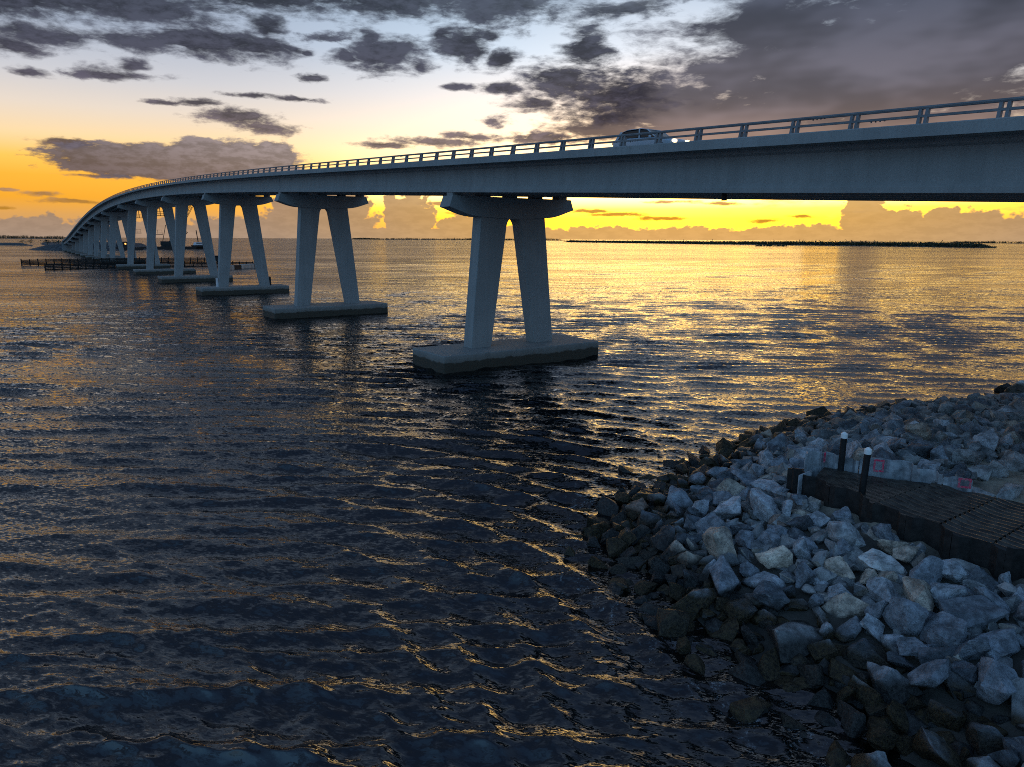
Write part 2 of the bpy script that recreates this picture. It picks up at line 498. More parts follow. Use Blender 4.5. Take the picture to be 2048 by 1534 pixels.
def water_material():
    m, b, out = new_mat('water')
    geo = b.new('ShaderNodeNewGeometry')
    pos = geo.outputs['Position']
    depth = b.new('ShaderNodeAttribute', attribute_name='depth').outputs['Fac']
    # wind patches: broad lanes where the ripples are stronger or weaker
    lane = b.noise(b.vec('MULTIPLY', pos, (.006, .022, 1)), 1.0, 4, .55)
    lane2 = b.noise(b.vec('MULTIPLY', pos, (.05, .09, 1)), 1.0, 3, .5)
    gust = b.math('MULTIPLY', b.maprange(lane, .34, .66, .55, 1.25), b.maprange(lane2, .3, .7, .75, 1.2))
    # the water in the lee of the causeway is calmer
    gust = b.math('MULTIPLY', gust, b.maprange(b.sep(pos)[0], -50, 30, 1.5, .72))
    rot = b.new('ShaderNodeVectorRotate', rotation_type='Z_AXIS')
    b.put(rot.inputs['Vector'], pos)
    rot.inputs['Angle'].default_value = radians(14)
    q = rot.outputs[0]
    sub = b.new('ShaderNodeAttribute', attribute_name='sub').outputs['Fac']
    # facets of ripples too small for the mesh: slopes taken straight from noise, so they do not fade with distance
    c1 = b.noise(b.vec('MULTIPLY', q, (1.5, 4.2, 0)), 1.0, 3, .6, out='Color', dim='2D')
    c2 = b.noise(b.vec('MULTIPLY', q, (4.6, 12.0, 0)), 1.0, 3, .65, dist=.3, out='Color', dim='2D')
    a1 = b.math('MULTIPLY', sub, 5.6)
    a2 = b.math('MULTIPLY', b.math('ADD', b.math('MULTIPLY', sub, .6), 1.25), gust)
    s1 = b.vec('SCALE', b.vec('SUBTRACT', c1, (.5, .5, .5)), b.math('MULTIPLY', a1, gust))
    s2 = b.vec('SCALE', b.vec('SUBTRACT', c2, (.5, .5, .5)), a2)
    sl = b.vec('MULTIPLY', b.vec('ADD', s1, s2), (.62, 1.0, 0))
    nrm = b.vec('NORMALIZE', b.vec('ADD', geo.outputs['Normal'], sl))
    fr = b.new('ShaderNodeFresnel')
    fr.inputs['IOR'].default_value = 1.80
    b.put(fr.inputs['Normal'], nrm)
    gl = b.new('ShaderNodeBsdfGlossy')
    gl.inputs['Roughness'].default_value = .08
    b.put(gl.inputs['Normal'], nrm)
    body = b.new('ShaderNodeBsdfDiffuse')
    body.inputs['Color'].default_value = (.003, .0042, .005, 1)
    tr = b.new('ShaderNodeBsdfTransparent')
    b.put(tr.inputs['Color'], b.mix(b.maprange(depth, 0, 1.4, 0, 1, False), (.62, .60, .52), (.10, .12, .11)))
    mx0 = b.new('ShaderNodeMixShader')
    b.put(mx0.inputs[0], b.maprange(depth, .0, 1.7, .12, 1.0))
    b.l.new(tr.outputs[0], mx0.inputs[1])
    b.l.new(body.outputs[0], mx0.inputs[2])
    mx = b.new('ShaderNodeMixShader')
    b.put(mx.inputs[0], fr.outputs[0])
    b.l.new(mx0.outputs[0], mx.inputs[1])
    b.l.new(gl.outputs[0], mx.inputs[2])
    # foam where the wash breaks on the stones
    wash = b.new('ShaderNodeAttribute', attribute_name='wash').outputs['Fac']
    fn = b.noise(b.vec('MULTIPLY', pos, (1, 1, .2)), 1.7, 8, .72, dist=1.1)
    fine = b.noise(pos, 13, 5, .7, dist=1.0)
    fm = b.math('MULTIPLY', b.maprange(b.math('ADD', b.math('MULTIPLY', fn, .6), b.math('MULTIPLY', fine, .4)), .54, .66), wash)
    foam = b.new('ShaderNodeBsdfDiffuse')
    foam.inputs['Color'].default_value = (.55, .57, .60, 1)
    mf = b.new('ShaderNodeMixShader')
    b.put(mf.inputs[0], b.math('MULTIPLY', fm, .55))
    b.l.new(mx.outputs[0], mf.inputs[1])
    b.l.new(foam.outputs[0], mf.inputs[2])
    b.l.new(mf.outputs[0], out.inputs[0])
    return m


water_mat = water_material()

# ------------------------------------------------------------------ object helpers


def tag(o, label=None, cat=None, group=None, kind=None):
    for k, v in (('label', label), ('category', cat), ('group', group), ('kind', kind)):
        if v:
            o[k] = v
    return o


def mk(name, verts, faces, mat, parent=None, smooth=False, loc=(0, 0, 0), bevel=0.0):
    me = bpy.data.meshes.new(name)
    me.from_pydata([tuple(map(float, v)) for v in verts], [], [tuple(f) for f in faces])
    bm = bmesh.new()
    bm.from_mesh(me)
    bmesh.ops.recalc_face_normals(bm, faces=bm.faces)
    if smooth:
        for f in bm.faces:
            f.smooth = True
    bm.to_mesh(me)
    bm.free()
    me.materials.append(mat)
    o = bpy.data.objects.new(name, me)
    COL.objects.link(o)
    o.location = loc
    if parent is not None:
        o.parent = parent
    if bevel:
        md = o.modifiers.new('bevel', 'BEVEL')
        md.width = bevel
        md.segments = 2
        md.limit_method = 'ANGLE'
        md.angle_limit = radians(40)
    return o


def link(name, me, parent=None, loc=(0, 0, 0), rot=(0, 0, 0), scale=(1, 1, 1)):
    o = bpy.data.objects.new(name, me)
    COL.objects.link(o)
    o.location = loc
    o.rotation_euler = rot
    o.scale = scale
    if parent is not None:
        o.parent = parent
    return o


def thing(name, label, cat, loc=(0, 0, 0), group=None, rotz=0.0):
    o = bpy.data.objects.new(name, None)
    COL.objects.link(o)
    o.empty_display_size = .3
    o.location = loc
    o.rotation_euler = (0, 0, rotz)
    return tag(o, label, cat, group)


class MB:
    """collects boxes, prisms and tubes for one mesh"""

    def __init__(self):
        self.v, self.f = [], []

    def add(self, vs, fs):
        k = len(self.v)
        self.v += [tuple(v) for v in vs]
        self.f += [tuple(i + k for i in f) for f in fs]
        return self

    def box(self, x0, x1, y0, y1, z0, z1):
        vs = [(x, y, z) for z in (z0, z1) for y in (y0, y1) for x in (x0, x1)]
        return self.add(vs, [(0, 2, 3, 1), (4, 5, 7, 6), (0, 1, 5, 4), (2, 6, 7, 3), (0, 4, 6, 2), (1, 3, 7, 5)])

    def bar(self, p, q, w, h=None, up=(0, 0, 1)):
        h = h or w
        p, q = Vector(p), Vector(q)
        d = (q - p).normalized()
        u = Vector(up)
        if abs(d.dot(u)) > .95:
            u = Vector((0, 1, 0))
        r = d.cross(u).normalized() * (w / 2)
        u = r.cross(d).normalized() * (h / 2)
        vs = [b + r * i + u * j for b in (p, q) for i, j in ((-1, -1), (1, -1), (1, 1), (-1, 1))]
        return self.add(vs, [(0, 1, 2, 3), (7, 6, 5, 4), (0, 4, 5, 1), (1, 5, 6, 2), (2, 6, 7, 3), (3, 7, 4, 0)])

    def tube(self, p, q, r0, r1=None, n=10):
        r1 = r0 if r1 is None else r1
        p, q = Vector(p), Vector(q)
        d = (q - p).normalized()
        a = d.orthogonal().normalized()
        b = d.cross(a)
        vs = [c + (a * cos(2 * pi * i / n) + b * sin(2 * pi * i / n)) * r for c, r in ((p, r0), (q, r1)) for i in range(n)]
        fs = [(i, (i + 1) % n, n + (i + 1) % n, n + i) for i in range(n)]
        return self.add(vs, fs + [tuple(range(n))[::-1], tuple(range(n, 2 * n))])

    def prism(self, outline, fn, a, b):
        """outline of (u, v) points, fn(u, v, w) -> point, extruded from w=a to w=b"""
        n = len(outline)
        vs = [fn(u, v, w) for w in (a, b) for u, v in outline]
        fs = [(i, (i + 1) % n, n + (i + 1) % n, n + i) for i in range(n)]
        return self.add(vs, fs + [tuple(range(n))[::-1], tuple(range(n, 2 * n))])

    def build(self, name, mat, parent=None, smooth=False, loc=(0, 0, 0), bevel=0.0):
        return mk(name, self.v, self.f, mat, parent, smooth, loc, bevel)


# ------------------------------------------------------------------ shore outline and ground height
SHORE = np.array([(7.0, -8), (6.7, 4), (6.3, 11.3), (5.8, 12.6), (4.7, 14.0), (3.5, 15.9), (2.5, 18.4), (2.0, 21.0), (2.4, 23.8),
                  (3.9, 26.7), (5.9, 29.4), (8.9, 32.6), (12.5, 36.4), (16.2, 39.2), (20, 41.6), (24.1, 43.6), (27.6, 44.0),
                  (33, 45.5), (45, 49), (80, 52), (80, -8)], float)
# the far edge was read off the tops of the stones: bring it in to where they stand
far_edge = np.clip((SHORE[:, 1] - 20) / 6, 0, 1) * np.clip((200 - SHORE[:, 0]) / 100, 0, 1)
SHORE *= (1 - .065 * far_edge)[:, None]


def shore_dist(x, y):
    """signed distance to the waterline, positive on land"""
    x, y = np.asarray(x, float), np.asarray(y, float)
    best = np.full(x.shape, 1e9)
    inside = np.zeros(x.shape, bool)
    n = len(SHORE)
    for i in range(n):
        ax, ay = SHORE[i]
        bx, by = SHORE[(i + 1) % n]
        ex, ey = bx - ax, by - ay
        t = np.clip(((x - ax) * ex + (y - ay) * ey) / (ex * ex + ey * ey), 0, 1)
        best = np.minimum(best, np.hypot(x - ax - t * ex, y - ay - t * ey))
        if ey != 0:
            cond = ((ay > y) != (by > y)) & (x < ex * (y - ay) / ey + ax)
            inside ^= cond
    return np.where(inside, best, -best)


def ground_z(x, y):
    d = shore_dist(x, y)
    return np.where(d > 0, np.minimum(-.40 + .275 * d, 1.72), np.maximum(-.42 + .36 * d, -3.2))


gx = np.arange(-3, 48.1, .6)
gy = np.arange(-4, 56.1, .6)
GX, GY = np.meshgrid(gx, gy)
GZ = ground_z(GX, GY) + RNG.normal(0, .045, GX.shape)
nx = len(gx)
tag(mk('shore_ground', np.c_[GX.ravel(), GY.ravel(), GZ.ravel()],
       [(j * nx + i, j * nx + i + 1, (j + 1) * nx + i + 1, (j + 1) * nx + i) for j in range(len(gy) - 1) for i in range(nx - 1)],
       ground_mat, smooth=True), kind='structure')

# ------------------------------------------------------------------ water


def build_water():
    th_f = np.radians(np.linspace(-44, 44, 640))
    th_b = np.radians(np.linspace(44, 316, 90))[1:-1]
    th = np.r_[th_f, th_b]
    nth = len(th)
    dth = np.r_[np.full(len(th_f), th_f[1] - th_f[0]), np.full(len(th_b), th_b[1] - th_b[0])]
    r = np.r_[np.geomspace(5.5, 330, 960), np.geomspace(340, 26000, 44)]
    nr = len(r)
    dr = np.gradient(r)
    R, T = np.meshgrid(r, th, indexing='ij')
    X, Y = R * np.sin(T), R * np.cos(T)
    cell = np.maximum(dr[:, None], R * dth[None, :] * .7)
    d = np.full(X.shape, -60.0)
    near = (R < 90)
    d[near] = shore_dist(X[near], Y[near])
    depth = -np.where(d > 0, np.minimum(-.40 + .275 * d, 1.72), np.maximum(-.42 + .36 * d, -3.2))
    damp = np.clip(.35 + depth / 2.2, .25, 1.0)
    rg = np.random.default_rng(5)
    Z = np.zeros_like(X)
    SUB = np.zeros_like(X)
    DX = np.zeros_like(X)
    DY = np.zeros_like(X)
    # slow changes of wave height over the surface: groups of higher and lower waves
    env = np.ones_like(X)
    for _ in range(7):
        a, w = rg.uniform(0, 2 * pi), rg.uniform(14, 60)
        env += .13 * np.sin(2 * pi / w * (X * cos(a) + Y * sin(a)) + rg.uniform(0, 6.28))

    def add(lam, ph, ux, uy, slope, e=1.0):
        nonlocal Z, DX, DY, SUB
        k = 2 * pi / lam
        fade = np.clip((lam / cell - 2.6) / 2.4, 0, 1)
        a = slope / k * fade * e
        SUB += slope * slope / 2 * (1 - fade * fade)
        s, c = np.sin(ph), np.cos(ph)
        Z += a * s
        DX -= .8 * a * c * ux * -1
        DY -= .8 * a * c * uy * -1

    mean = radians(-97)
    for i in range(84):
        lam = float(np.exp(rg.uniform(np.log(.27), np.log(2.5))))
        ang = mean + rg.normal(0, radians(9 if lam > .9 else 22))
        ux, uy = cos(ang), sin(ang)
        k = 2 * pi / lam
        add(lam, k * (X * ux + Y * uy) + rg.uniform(0, 6.28), ux, uy, .034, env)
    # wavelets bending round the point of the revetment: crests are arcs
    CX, CY = -10.5, 11.0
    RX, RY = X - CX, Y - CY
    RR = np.hypot(RX, RY) + 1e-3
    arc_env = np.exp(-((RR - 19) / 19.0) ** 2) * env * np.clip((X + 12) / 10, .15, 1)
    for lam, w in ((.85, .07), (1.05, .10), (1.3, .125), (1.5, .135), (1.75, .12), (2.1, .06)):
        wob = .5 * np.sin(X * .21 + rg.uniform(0, 6)) + .5 * np.sin(Y * .17 + X * .08 + rg.uniform(0, 6))
        add(lam, 2 * pi / lam * (RR + wob) + rg.uniform(0, 6.28), RX / RR, RY / RR, w, arc_env)
    for _ in range(6):
        lam = rg.uniform(4.5, 10)
        ang = mean + rg.normal(0, radians(16))
        add(lam, 2 * pi / lam * (X * cos(ang) + Y * sin(ang)) + rg.uniform(0, 6.28), cos(ang), sin(ang), .018)
    Z *= damp
    Z += 1.2 * Z * np.abs(Z) * 0.5
    X2, Y2 = X + DX * damp, Y + DY * damp
    verts = np.c_[X2.ravel(), Y2.ravel(), Z.ravel()]
    verts = np.vstack([verts, [[0, 0, 0]]])
    i = np.arange(nr - 1)[:, None] * nth
    j = np.arange(nth)[None, :]
    j2 = (j + 1) % nth
    quads = np.stack([i + j, i + j2, i + nth + j2, i + nth + j], -1).reshape(-1, 4)
    tris = np.array([(nr * nth, (q + 1) % nth, q) for q in range(nth)])
    me = bpy.data.meshes.new('water')
    me.vertices.add(len(verts))
    me.vertices.foreach_set('co', verts.ravel().astype(np.float32))
    nq, nt = len(quads), len(tris)
    me.loops.add(nq * 4 + nt * 3)
    me.loops.foreach_set('vertex_index', np.r_[quads[:, ::-1].ravel(), tris.ravel()].astype(np.int32))
    me.polygons.add(nq + nt)
    me.polygons.foreach_set('loop_start', np.r_[np.arange(nq) * 4, nq * 4 + np.arange(nt) * 3].astype(np.int32))
    me.update(calc_edges=True)
    me.validate()
    me.polygons.foreach_set('use_smooth', np.ones(len(me.polygons), bool))
    for nm, arr in (('depth', np.clip(depth, 0, 3)), ('wash', np.clip(1 - np.abs(d + .7) / 1.5, 0, 1)), ('sub', np.sqrt(SUB))):
        at = me.attributes.new(nm, 'FLOAT', 'POINT')
        at.data.foreach_set('value', np.r_[arr.ravel(), 3.0 if nm == 'depth' else 0.0].astype(np.float32))
    # faces must look up
    if me.polygons[0].normal.z < 0:
        me.flip_normals()
    me.materials.append(water_mat)
    o = bpy.data.objects.new('water', me)
    COL.objects.link(o)
    tag(o, 'rippled dark bay water with golden sunset reflections', kind='structure')


build_water()

# ------------------------------------------------------------------ the bridge
ANG = radians(34.3)
AX, AY = -sin(ANG), cos(ANG)        # along the bridge, away
BX, BY = cos(ANG), sin(ANG)         # across the bridge, to the far side


def W(s, t, z):
    return (s * AX + t * BX, s * AY + t * BY, z)


PROF = np.array([7.20273291e-10, -7.56552179e-07, 1.00918207e-04, 4.61152339e-02, 1.31957359e+01])


def rail_z(s):
    if s > 560:
        return float(np.polyval(PROF, 560)) - .038 * (s - 560)
    if s < 0:
        return 13.196 + .040 * s
    return float(np.polyval(PROF, s))


TC = 31.5
HALF = 6.3
PIERS = [46.6, 87.7, 128.8, 169.4, 210.0, 249.8, 303.0, 338, 372.5, 407, 443, 480, 517, 555]
S0, S1 = 5.0, 600.0
O = Vector(W(PIERS[0], TC, 0))      # origin of the bridge
bridge = thing('bridge', 'long pale concrete girder bridge arching over the bay on twin-leg piers', 'bridge', O)


def rel(s, t, z):
    p = W(s, t, z)
    return (p[0] - O.x, p[1] - O.y, p[2] - O.z)


def sweep(name, section, ss, zref, mat, parent, smooth=False):
    """section: closed list of (t, dz) carried along the stations ss at height zref(s)+dz"""
    n = len(section)
    vs, fs = [], []
    for s in ss:
        z0 = zref(s)
        vs += [rel(s, t, z0 + dz) for t, dz in section]
    for k in range(len(ss) - 1):
        a, b2 = k * n, (k + 1) * n
        fs += [(a + i, a + (i + 1) % n, b2 + (i + 1) % n, b2 + i) for i in range(n)]
    fs += [tuple(range(n))[::-1], tuple(range((len(ss) - 1) * n, len(ss) * n))]
    return mk(name, vs, fs, mat, parent, smooth)


stations = list(np.arange(-60, 100, 4.0)) + list(np.arange(100, 600.1, 6.0))
if stations[-1] < 600:
    stations.append(600.0)
E0 = TC - HALF
E1 = TC + HALF
sweep('deck_slab', [(E0 + .02, -.99), (E1 - .02, -.99), (E1 - .02, -.80), (E0 + .02, -.80)], stations, rail_z, concrete, bridge)
sweep('road_surface', [(E0 + .42, -.796), (E1 - .42, -.796), (E1 - .42, -.76), (E0 + .42, -.76)], stations, rail_z, deckmat, bridge)
sweep('curb', [(E0, -1.0), (E0 + .40, -.805), (E0 + .40, -.60), (E0 + .03, -.585), (E0, -.62)], stations, rail_z, concrete, bridge)
sweep('curb', [(E1, -1.0), (E1 - .40, -.805), (E1 - .40, -.60), (E1 - .03, -.585), (E1, -.62)], stations, rail_z, concrete, bridge)
for sgn, e in ((1, E0), (-1, E1)):
    a = e + sgn * .28
    sweep('top_rail', [(a - .06, -.105), (a + .06, -.105), (a + .075, -.05), (a + .06, 0), (a - .06, 0), (a - .075, -.05)],
          stations, rail_z, railmat, bridge)
    a = e + sgn * .21
    sweep('lower_rail', [(a - .05, -.37), (a + .05, -.37), (a + .05, -.29), (a - .05, -.29)], stations, rail_z, railmat, bridge)


def post_mesh(sgn):
    m = MB()
    for c in (-.115, .115):
        sec = [(.10, -.60), (.27, -.60), (.345, -.05), (.315, -.02), (.235, -.03)]
        def fn(u, v, w):
            return ((w) * AX + sgn * u * BX, (w) * AY + sgn * u * BY, v)
        m.prism(sec, fn, c - .05, c + .05)
    return m


pm = post_mesh(1).build('rail_post', railmat, bridge)
post_me = pm.data
post_s = [10.54 + 2.43 * i for i in range(-4, 242)]
for i, s in enumerate(post_s):
    p = rel(s, E0, rail_z(s))
    if i == 0:
        pm.location = p
    else:
        link('rail_post', post_me, bridge, p)
far_posts = MB()
fp = post_mesh(-1)
for s in post_s:
    p = Vector(rel(s, E1, rail_z(s)))
    far_posts.add([Vector(v) + p for v in fp.v], fp.f)
tag(far_posts.build('far_side_rail_posts', railmat, bridge), kind='stuff')
# splice bolts hanging under the rails beside some posts
for s, dzz in ((9.72, 0), (14.75, -.27), (17.1, 0), (27.0, -.27), (57.0, -.27), (53.0, 0)):
    m = MB()
    for k in range(4):
        q = Vector(rel(s - .16 * k, E0 + (.28 if dzz == 0 else .21), rail_z(s) - .115 + dzz))
        m.box(q.x - .02, q.x + .02, q.y - .02, q.y + .02, q.z - .035, q.z + .03)
    m.build('splice_bolts', railmat, bridge)

# girders: five bulb-tee lines, one beam per span
GB = -2.78                          # bottom of girders below the rail top
JOINTS = {1, 4, 7, 10}              # piers with an open expansion joint
bounds = [S0] + PIERS + [S1]
for k in range(len(bounds) - 1):
    a, b2 = bounds[k], bounds[k + 1]
    g0 = .055 if (k - 1) in JOINTS else .004
    g1 = .055 if k in JOINTS else .004
    ss = list(np.linspace(a + g0, b2 - g1, 9))
    for li, tt in enumerate((26.66, 29.08, 31.5, 33.92, 36.34)):
        sec = [(tt - .46, GB), (tt + .46, GB), (tt + .46, GB + .20), (tt + .30, GB + .42), (tt + .30, -1.25), (tt + .46, -1.16), (tt + .46, -.985),
               (tt - .46, -.985), (tt - .46, -1.16), (tt - .30, -1.25), (tt - .30, GB + .42), (tt - .46, GB + .20)]
        sweep('girder', sec, ss, rail_z, concrete, bridge)
# drain stubs under the near girder
for s in (22.27,):
    p = rel(s, 26.9, rail_z(s) + GB)
    m = MB().tube((p[0], p[1], p[2] + .1), (p[0], p[1], p[2] - .32), .10, .13, 12)
    m.build('drain_pipe', steel_dark, bridge)

for k, s in enumerate(PIERS):
    ct = rail_z(s) + GB - .24           # top of cap
    zf = 1.22
    lt = ct - 1.42                      # legs meet the cap
    ot, it = 2.93, .62
    ob = ot + .098 * (lt - zf)
    ibn = min(it + .159 * (lt - .6 - zf), ob - 1.55)
    arch = [(-ibn, zf), (-it - .03, lt - .62), (-it + .04, lt - .42), (-it + .18, lt - .22), (-it + .36, lt - .08), (0, lt + .14),
            (it - .36, lt - .08), (it - .18, lt - .22), (it - .04, lt - .42), (it + .03, lt - .62), (ibn, zf)]
    outline = [(-ot - .01, lt + .06), (-ob, zf - .05), (-ibn, zf - .05)] + arch[1:-1] + [(ibn, zf - .05), (ob, zf - .05), (ot + .01, lt + .06)]
    outline += [(0.0, ct - .35)]
    # a recess line: legs are a little thinner than the cap
    fn = lambda u, v, w, s=s: rel(s + w, TC + u, v)
    pier = MB().prism(outline, fn, -.60, .60).build('pier', concrete, bridge, bevel=.05)
    cap = [(-5.42, ct), (-5.72, ct - .80)]
    for q in range(1, 9):
        u = -5.72 + 2.79 * q / 8
        cap.append((u, ct - .80 - .66 * sin(pi / 2 * q / 8) ** 1.15))
    cap += [(0, ct - 1.60)] + [(-u, v) for u, v in cap[::-1]]
    MB().prism(cap, fn, -.74, .74).build('cap', concrete, pier, bevel=.02)
    foot = MB()
    fo = [(-2.5, -7.35), (2.5, -7.35), (2.5, 7.1), (-2.5, 7.1)]
    foot.prism(fo, lambda u, v, w, s=s: rel(s - .35 + u, TC - .15 + v, w), -1.4, zf)
    foot.build('footing', footing_mat, pier, bevel=.07)
    for tt in (26.66, 29.08, 31.5, 33.92, 36.34):
        m = MB()
        m.prism([(-.42, -.42), (.42, -.42), (.42, .42), (-.42, .42)], lambda u, v, w, s=s, tt=tt: rel(s + u, tt + v, w), ct - .03, ct + .245)
        m.build('bearing_pedestal', concrete, pier)
    if k == 2:                          # small boxes at the feet of the legs
        for u in (-ob - .16, ob + .10):
            m = MB()
            m.prism([(-.2, -.16), (.2, -.16), (.2, .16), (-.2, .16)], lambda a, b2, w, s=s, u=u: rel(s - .3 + a, TC + u + b2, w), zf - .01, zf + 1.5)
            m.build('junction_box', cabin_white if u < 0 else steel_dark, pier)
    if k in (4, 5):                     # inspection platforms on the two channel piers
        zp = lt - 2.3
        wid = it + .159 * 1.9
        m = MB()
        R_ = lambda s_, t_, z_: Vector(rel(s_, t_, z_))
        m.bar(R_(s, TC - wid - .1, zp), R_(s, TC + wid + .1, zp), 1.2, .14)
        for hz in (.55, 1.1):
            for e in (-.55, .55):
                m.bar(R_(s + e, TC - wid, zp + hz), R_(s + e, TC + wid, zp + hz), .05)
        for u in (-.5, 0, .5):
            m.bar(R_(s - .55, TC + u * wid * 1.4, zp), R_(s - .55, TC + u * wid * 1.4, zp + 1.1), .05)
        m.bar(R_(s - .2, TC - .12, zp), R_(s - .2, TC - .12, lt), .12)
        m.build('inspection_platform', steel_dark, pier)
        zp = 1.22 + (lt - 1.22) * (.56 if k == 4 else .58)
        uo = ot + .098 * (lt - zp)
        ui = uo - 1.9
        m = MB()
        tq = TC - ui + .1
        m.bar(R_(s, tq - .1, zp), R_(s, tq + 1.7, zp), 1.0, .16)
        for hz in (.55, 1.1):
            m.bar(R_(s - .45, tq, zp + hz), R_(s - .45, tq + 1.6, zp + hz), .05)
        for q in (.5, 1.55):
            m.bar(R_(s - .45, tq + q, zp), R_(s - .45, tq + q, zp + 1.1), .05)
        for e in (-.25, .25):
            m.bar(R_(s + e, TC - ibn + .2, 1.3), R_(s + e, tq + .15, zp + 1.0), .06)
        for q in range(22):
            f = q / 22
            t_ = (TC - ibn + .2) * (1 - f) + (tq + .15) * f
            z_ = 1.3 * (1 - f) + (zp + 1) * f
            m.bar(R_(s - .25, t_, z_), R_(s + .25, t_, z_), .04)
        m.build('ladder_platform', steel_dark, pier)

# end walls
for s, sg in ((S0, -1), (S1, 1)):
    top = rail_z(s) - .99
    m = MB()
    m.prism([(0, -6.6), (sg * 1.6, -6.6), (sg * 1.6, 6.6), (0, 6.6)], lambda u, v, w, s=s: rel(s + u, TC + v, w), -1.0, top - .003)
    m.build('abutment', concrete, bridge)

# approach fill behind the near abutment
m = MB()
f0 = [W(3.4, TC - 6.4, 0), W(3.4, TC + 6.4, 0), W(-60, TC + 6.4, 0), W(-60, TC - 6.4, 0)]
f1 = [W(3.4, TC - 6.4, rail_z(3.4) - 1.05), W(3.4, TC + 6.4, rail_z(3.4) - 1.05), W(-60, TC + 6.4, rail_z(-60) - 1.05), W(-60, TC - 6.4, rail_z(-60) - 1.05)]
m.add(f0 + f1, [(0, 3, 2, 1), (4, 5, 6, 7), (0, 1, 5, 4), (1, 2, 6, 5), (2, 3, 7, 6), (3, 0, 4, 7)])
tag(m.build('approach_embankment', concrete), kind='structure')

# ------------------------------------------------------------------ car on the bridge
CAR_T = 27.9
s_car = 28.2
zr = rail_z(s_car) - .758
CAR_K = .75
slope = rail_z(s_car + 1) - rail_z(s_car)
car = thing('car', 'pale blue-grey crossover car driving over the bridge with headlights on', 'car', W(s_car, CAR_T, zr))
# local frame: x forward (towards the near end of the bridge)
car.rotation_euler = (0, math.atan(slope), atan2(-AY, -AX))
car.scale = (.96, CAR_K, CAR_K)
L = 2.3


def loft(sections):
    vs, fs = [], []
    n = len(sections[0])
    for sec in sections:
        vs += sec
    for k in range(len(sections) - 1):
        fs += [(k * n + i, k * n + (i + 1) % n, (k + 1) * n + (i + 1) % n, (k + 1) * n + i) for i in range(n)]
    fs += [tuple(range(n))[::-1], tuple(range((len(sections) - 1) * n, len(sections) * n))]
    return vs, fs


def car_ring(x, w, z0, z1, rnd=.12):
    return [(x, -w, z0 + rnd), (x, -w + rnd, z0), (x, w - rnd, z0), (x, w, z0 + rnd), (x, w, z1 - rnd), (x, w - rnd * 1.2, z1), (x, -w + rnd * 1.2, z1), (x, -w, z1 - rnd)]


body = loft([car_ring(-2.3, .78, .42, .92), car_ring(-2.22, .88, .32, 1.02), car_ring(-1.4, .91, .26, 1.06), car_ring(0, .92, .26, 1.04),
             car_ring(1.1, .91, .26, 1.0), car_ring(1.8, .88, .28, .93), car_ring(2.15, .82, .32, .84), car_ring(2.28, .70, .38, .72)])
bo = mk('body', *body, carpaint, car, smooth=False, bevel=.03)
green = loft([car_ring(-2.12, .74, .98, 1.10, .04), car_ring(-1.75, .73, .98, 1.50, .1), car_ring(-1.3, .71, .98, 1.62, .1), car_ring(-.3, .70, .98, 1.66, .1),
              car_ring(.25, .70, .98, 1.58, .1), car_ring(1.05, .74, .98, 1.08, .04)])
mk('cabin_glass', *green, glassm, car, bevel=.02)
roof = loft([[(x, -w, z - .05), (x, w, z - .05), (x, w - .08, z), (x, -w + .08, z)] for x, w, z in
             ((-1.85, .66, 1.52), (-1.3, .70, 1.665), (-.3, .70, 1.70), (.30, .66, 1.60))])
mk('roof', *roof, carpaint, car, bevel=.02)
for sd_ in (-1, 1):
    for (xa, za, xb, zb, wd) in ((1.0, 1.02, .28, 1.58, .07), (-.25, 1.0, -.32, 1.63, .08), (-2.05, 1.03, -1.72, 1.52, .16)):
        MB().bar((xa, sd_ * .745, za), (xb, sd_ * .69, zb), wd, .05, (0, 1, 0)).build('pillar', carpaint, car)
    MB().bar((.75, sd_ * .92, 1.05), (.75, sd_ * 1.08, 1.08), .10, .14).build('wing_mirror', carpaint, car, bevel=.03)
    mk('headlight', *loft([car_ring(2.0, .10, .64, .80, .03), car_ring(2.27, .16, .60, .80, .04)]), headlamp, car).location = (.03, sd_ * .60, 0)
    mk('tail_light', *loft([car_ring(-2.34, .08, .70, .98, .03), car_ring(-2.2, .09, .70, .98, .03)]), rustred, car).location = (0, sd_ * .75, 0)
    for xw in (-1.38, 1.42):
        ty = MB().tube((xw, sd_ * .70, .34), (xw, sd_ * .93, .34), .34, .34, 20).build('wheel', rubber, car, bevel=.03)
        MB().tube((xw, sd_ * .90, .34), (xw, sd_ * .945, .34), .21, .19, 14).build('rim', chrome, ty)
MB().box(2.2, 2.31, -.5, .5, .42, .56).build('grille', rubber, car)

# ------------------------------------------------------------------ channel fenders


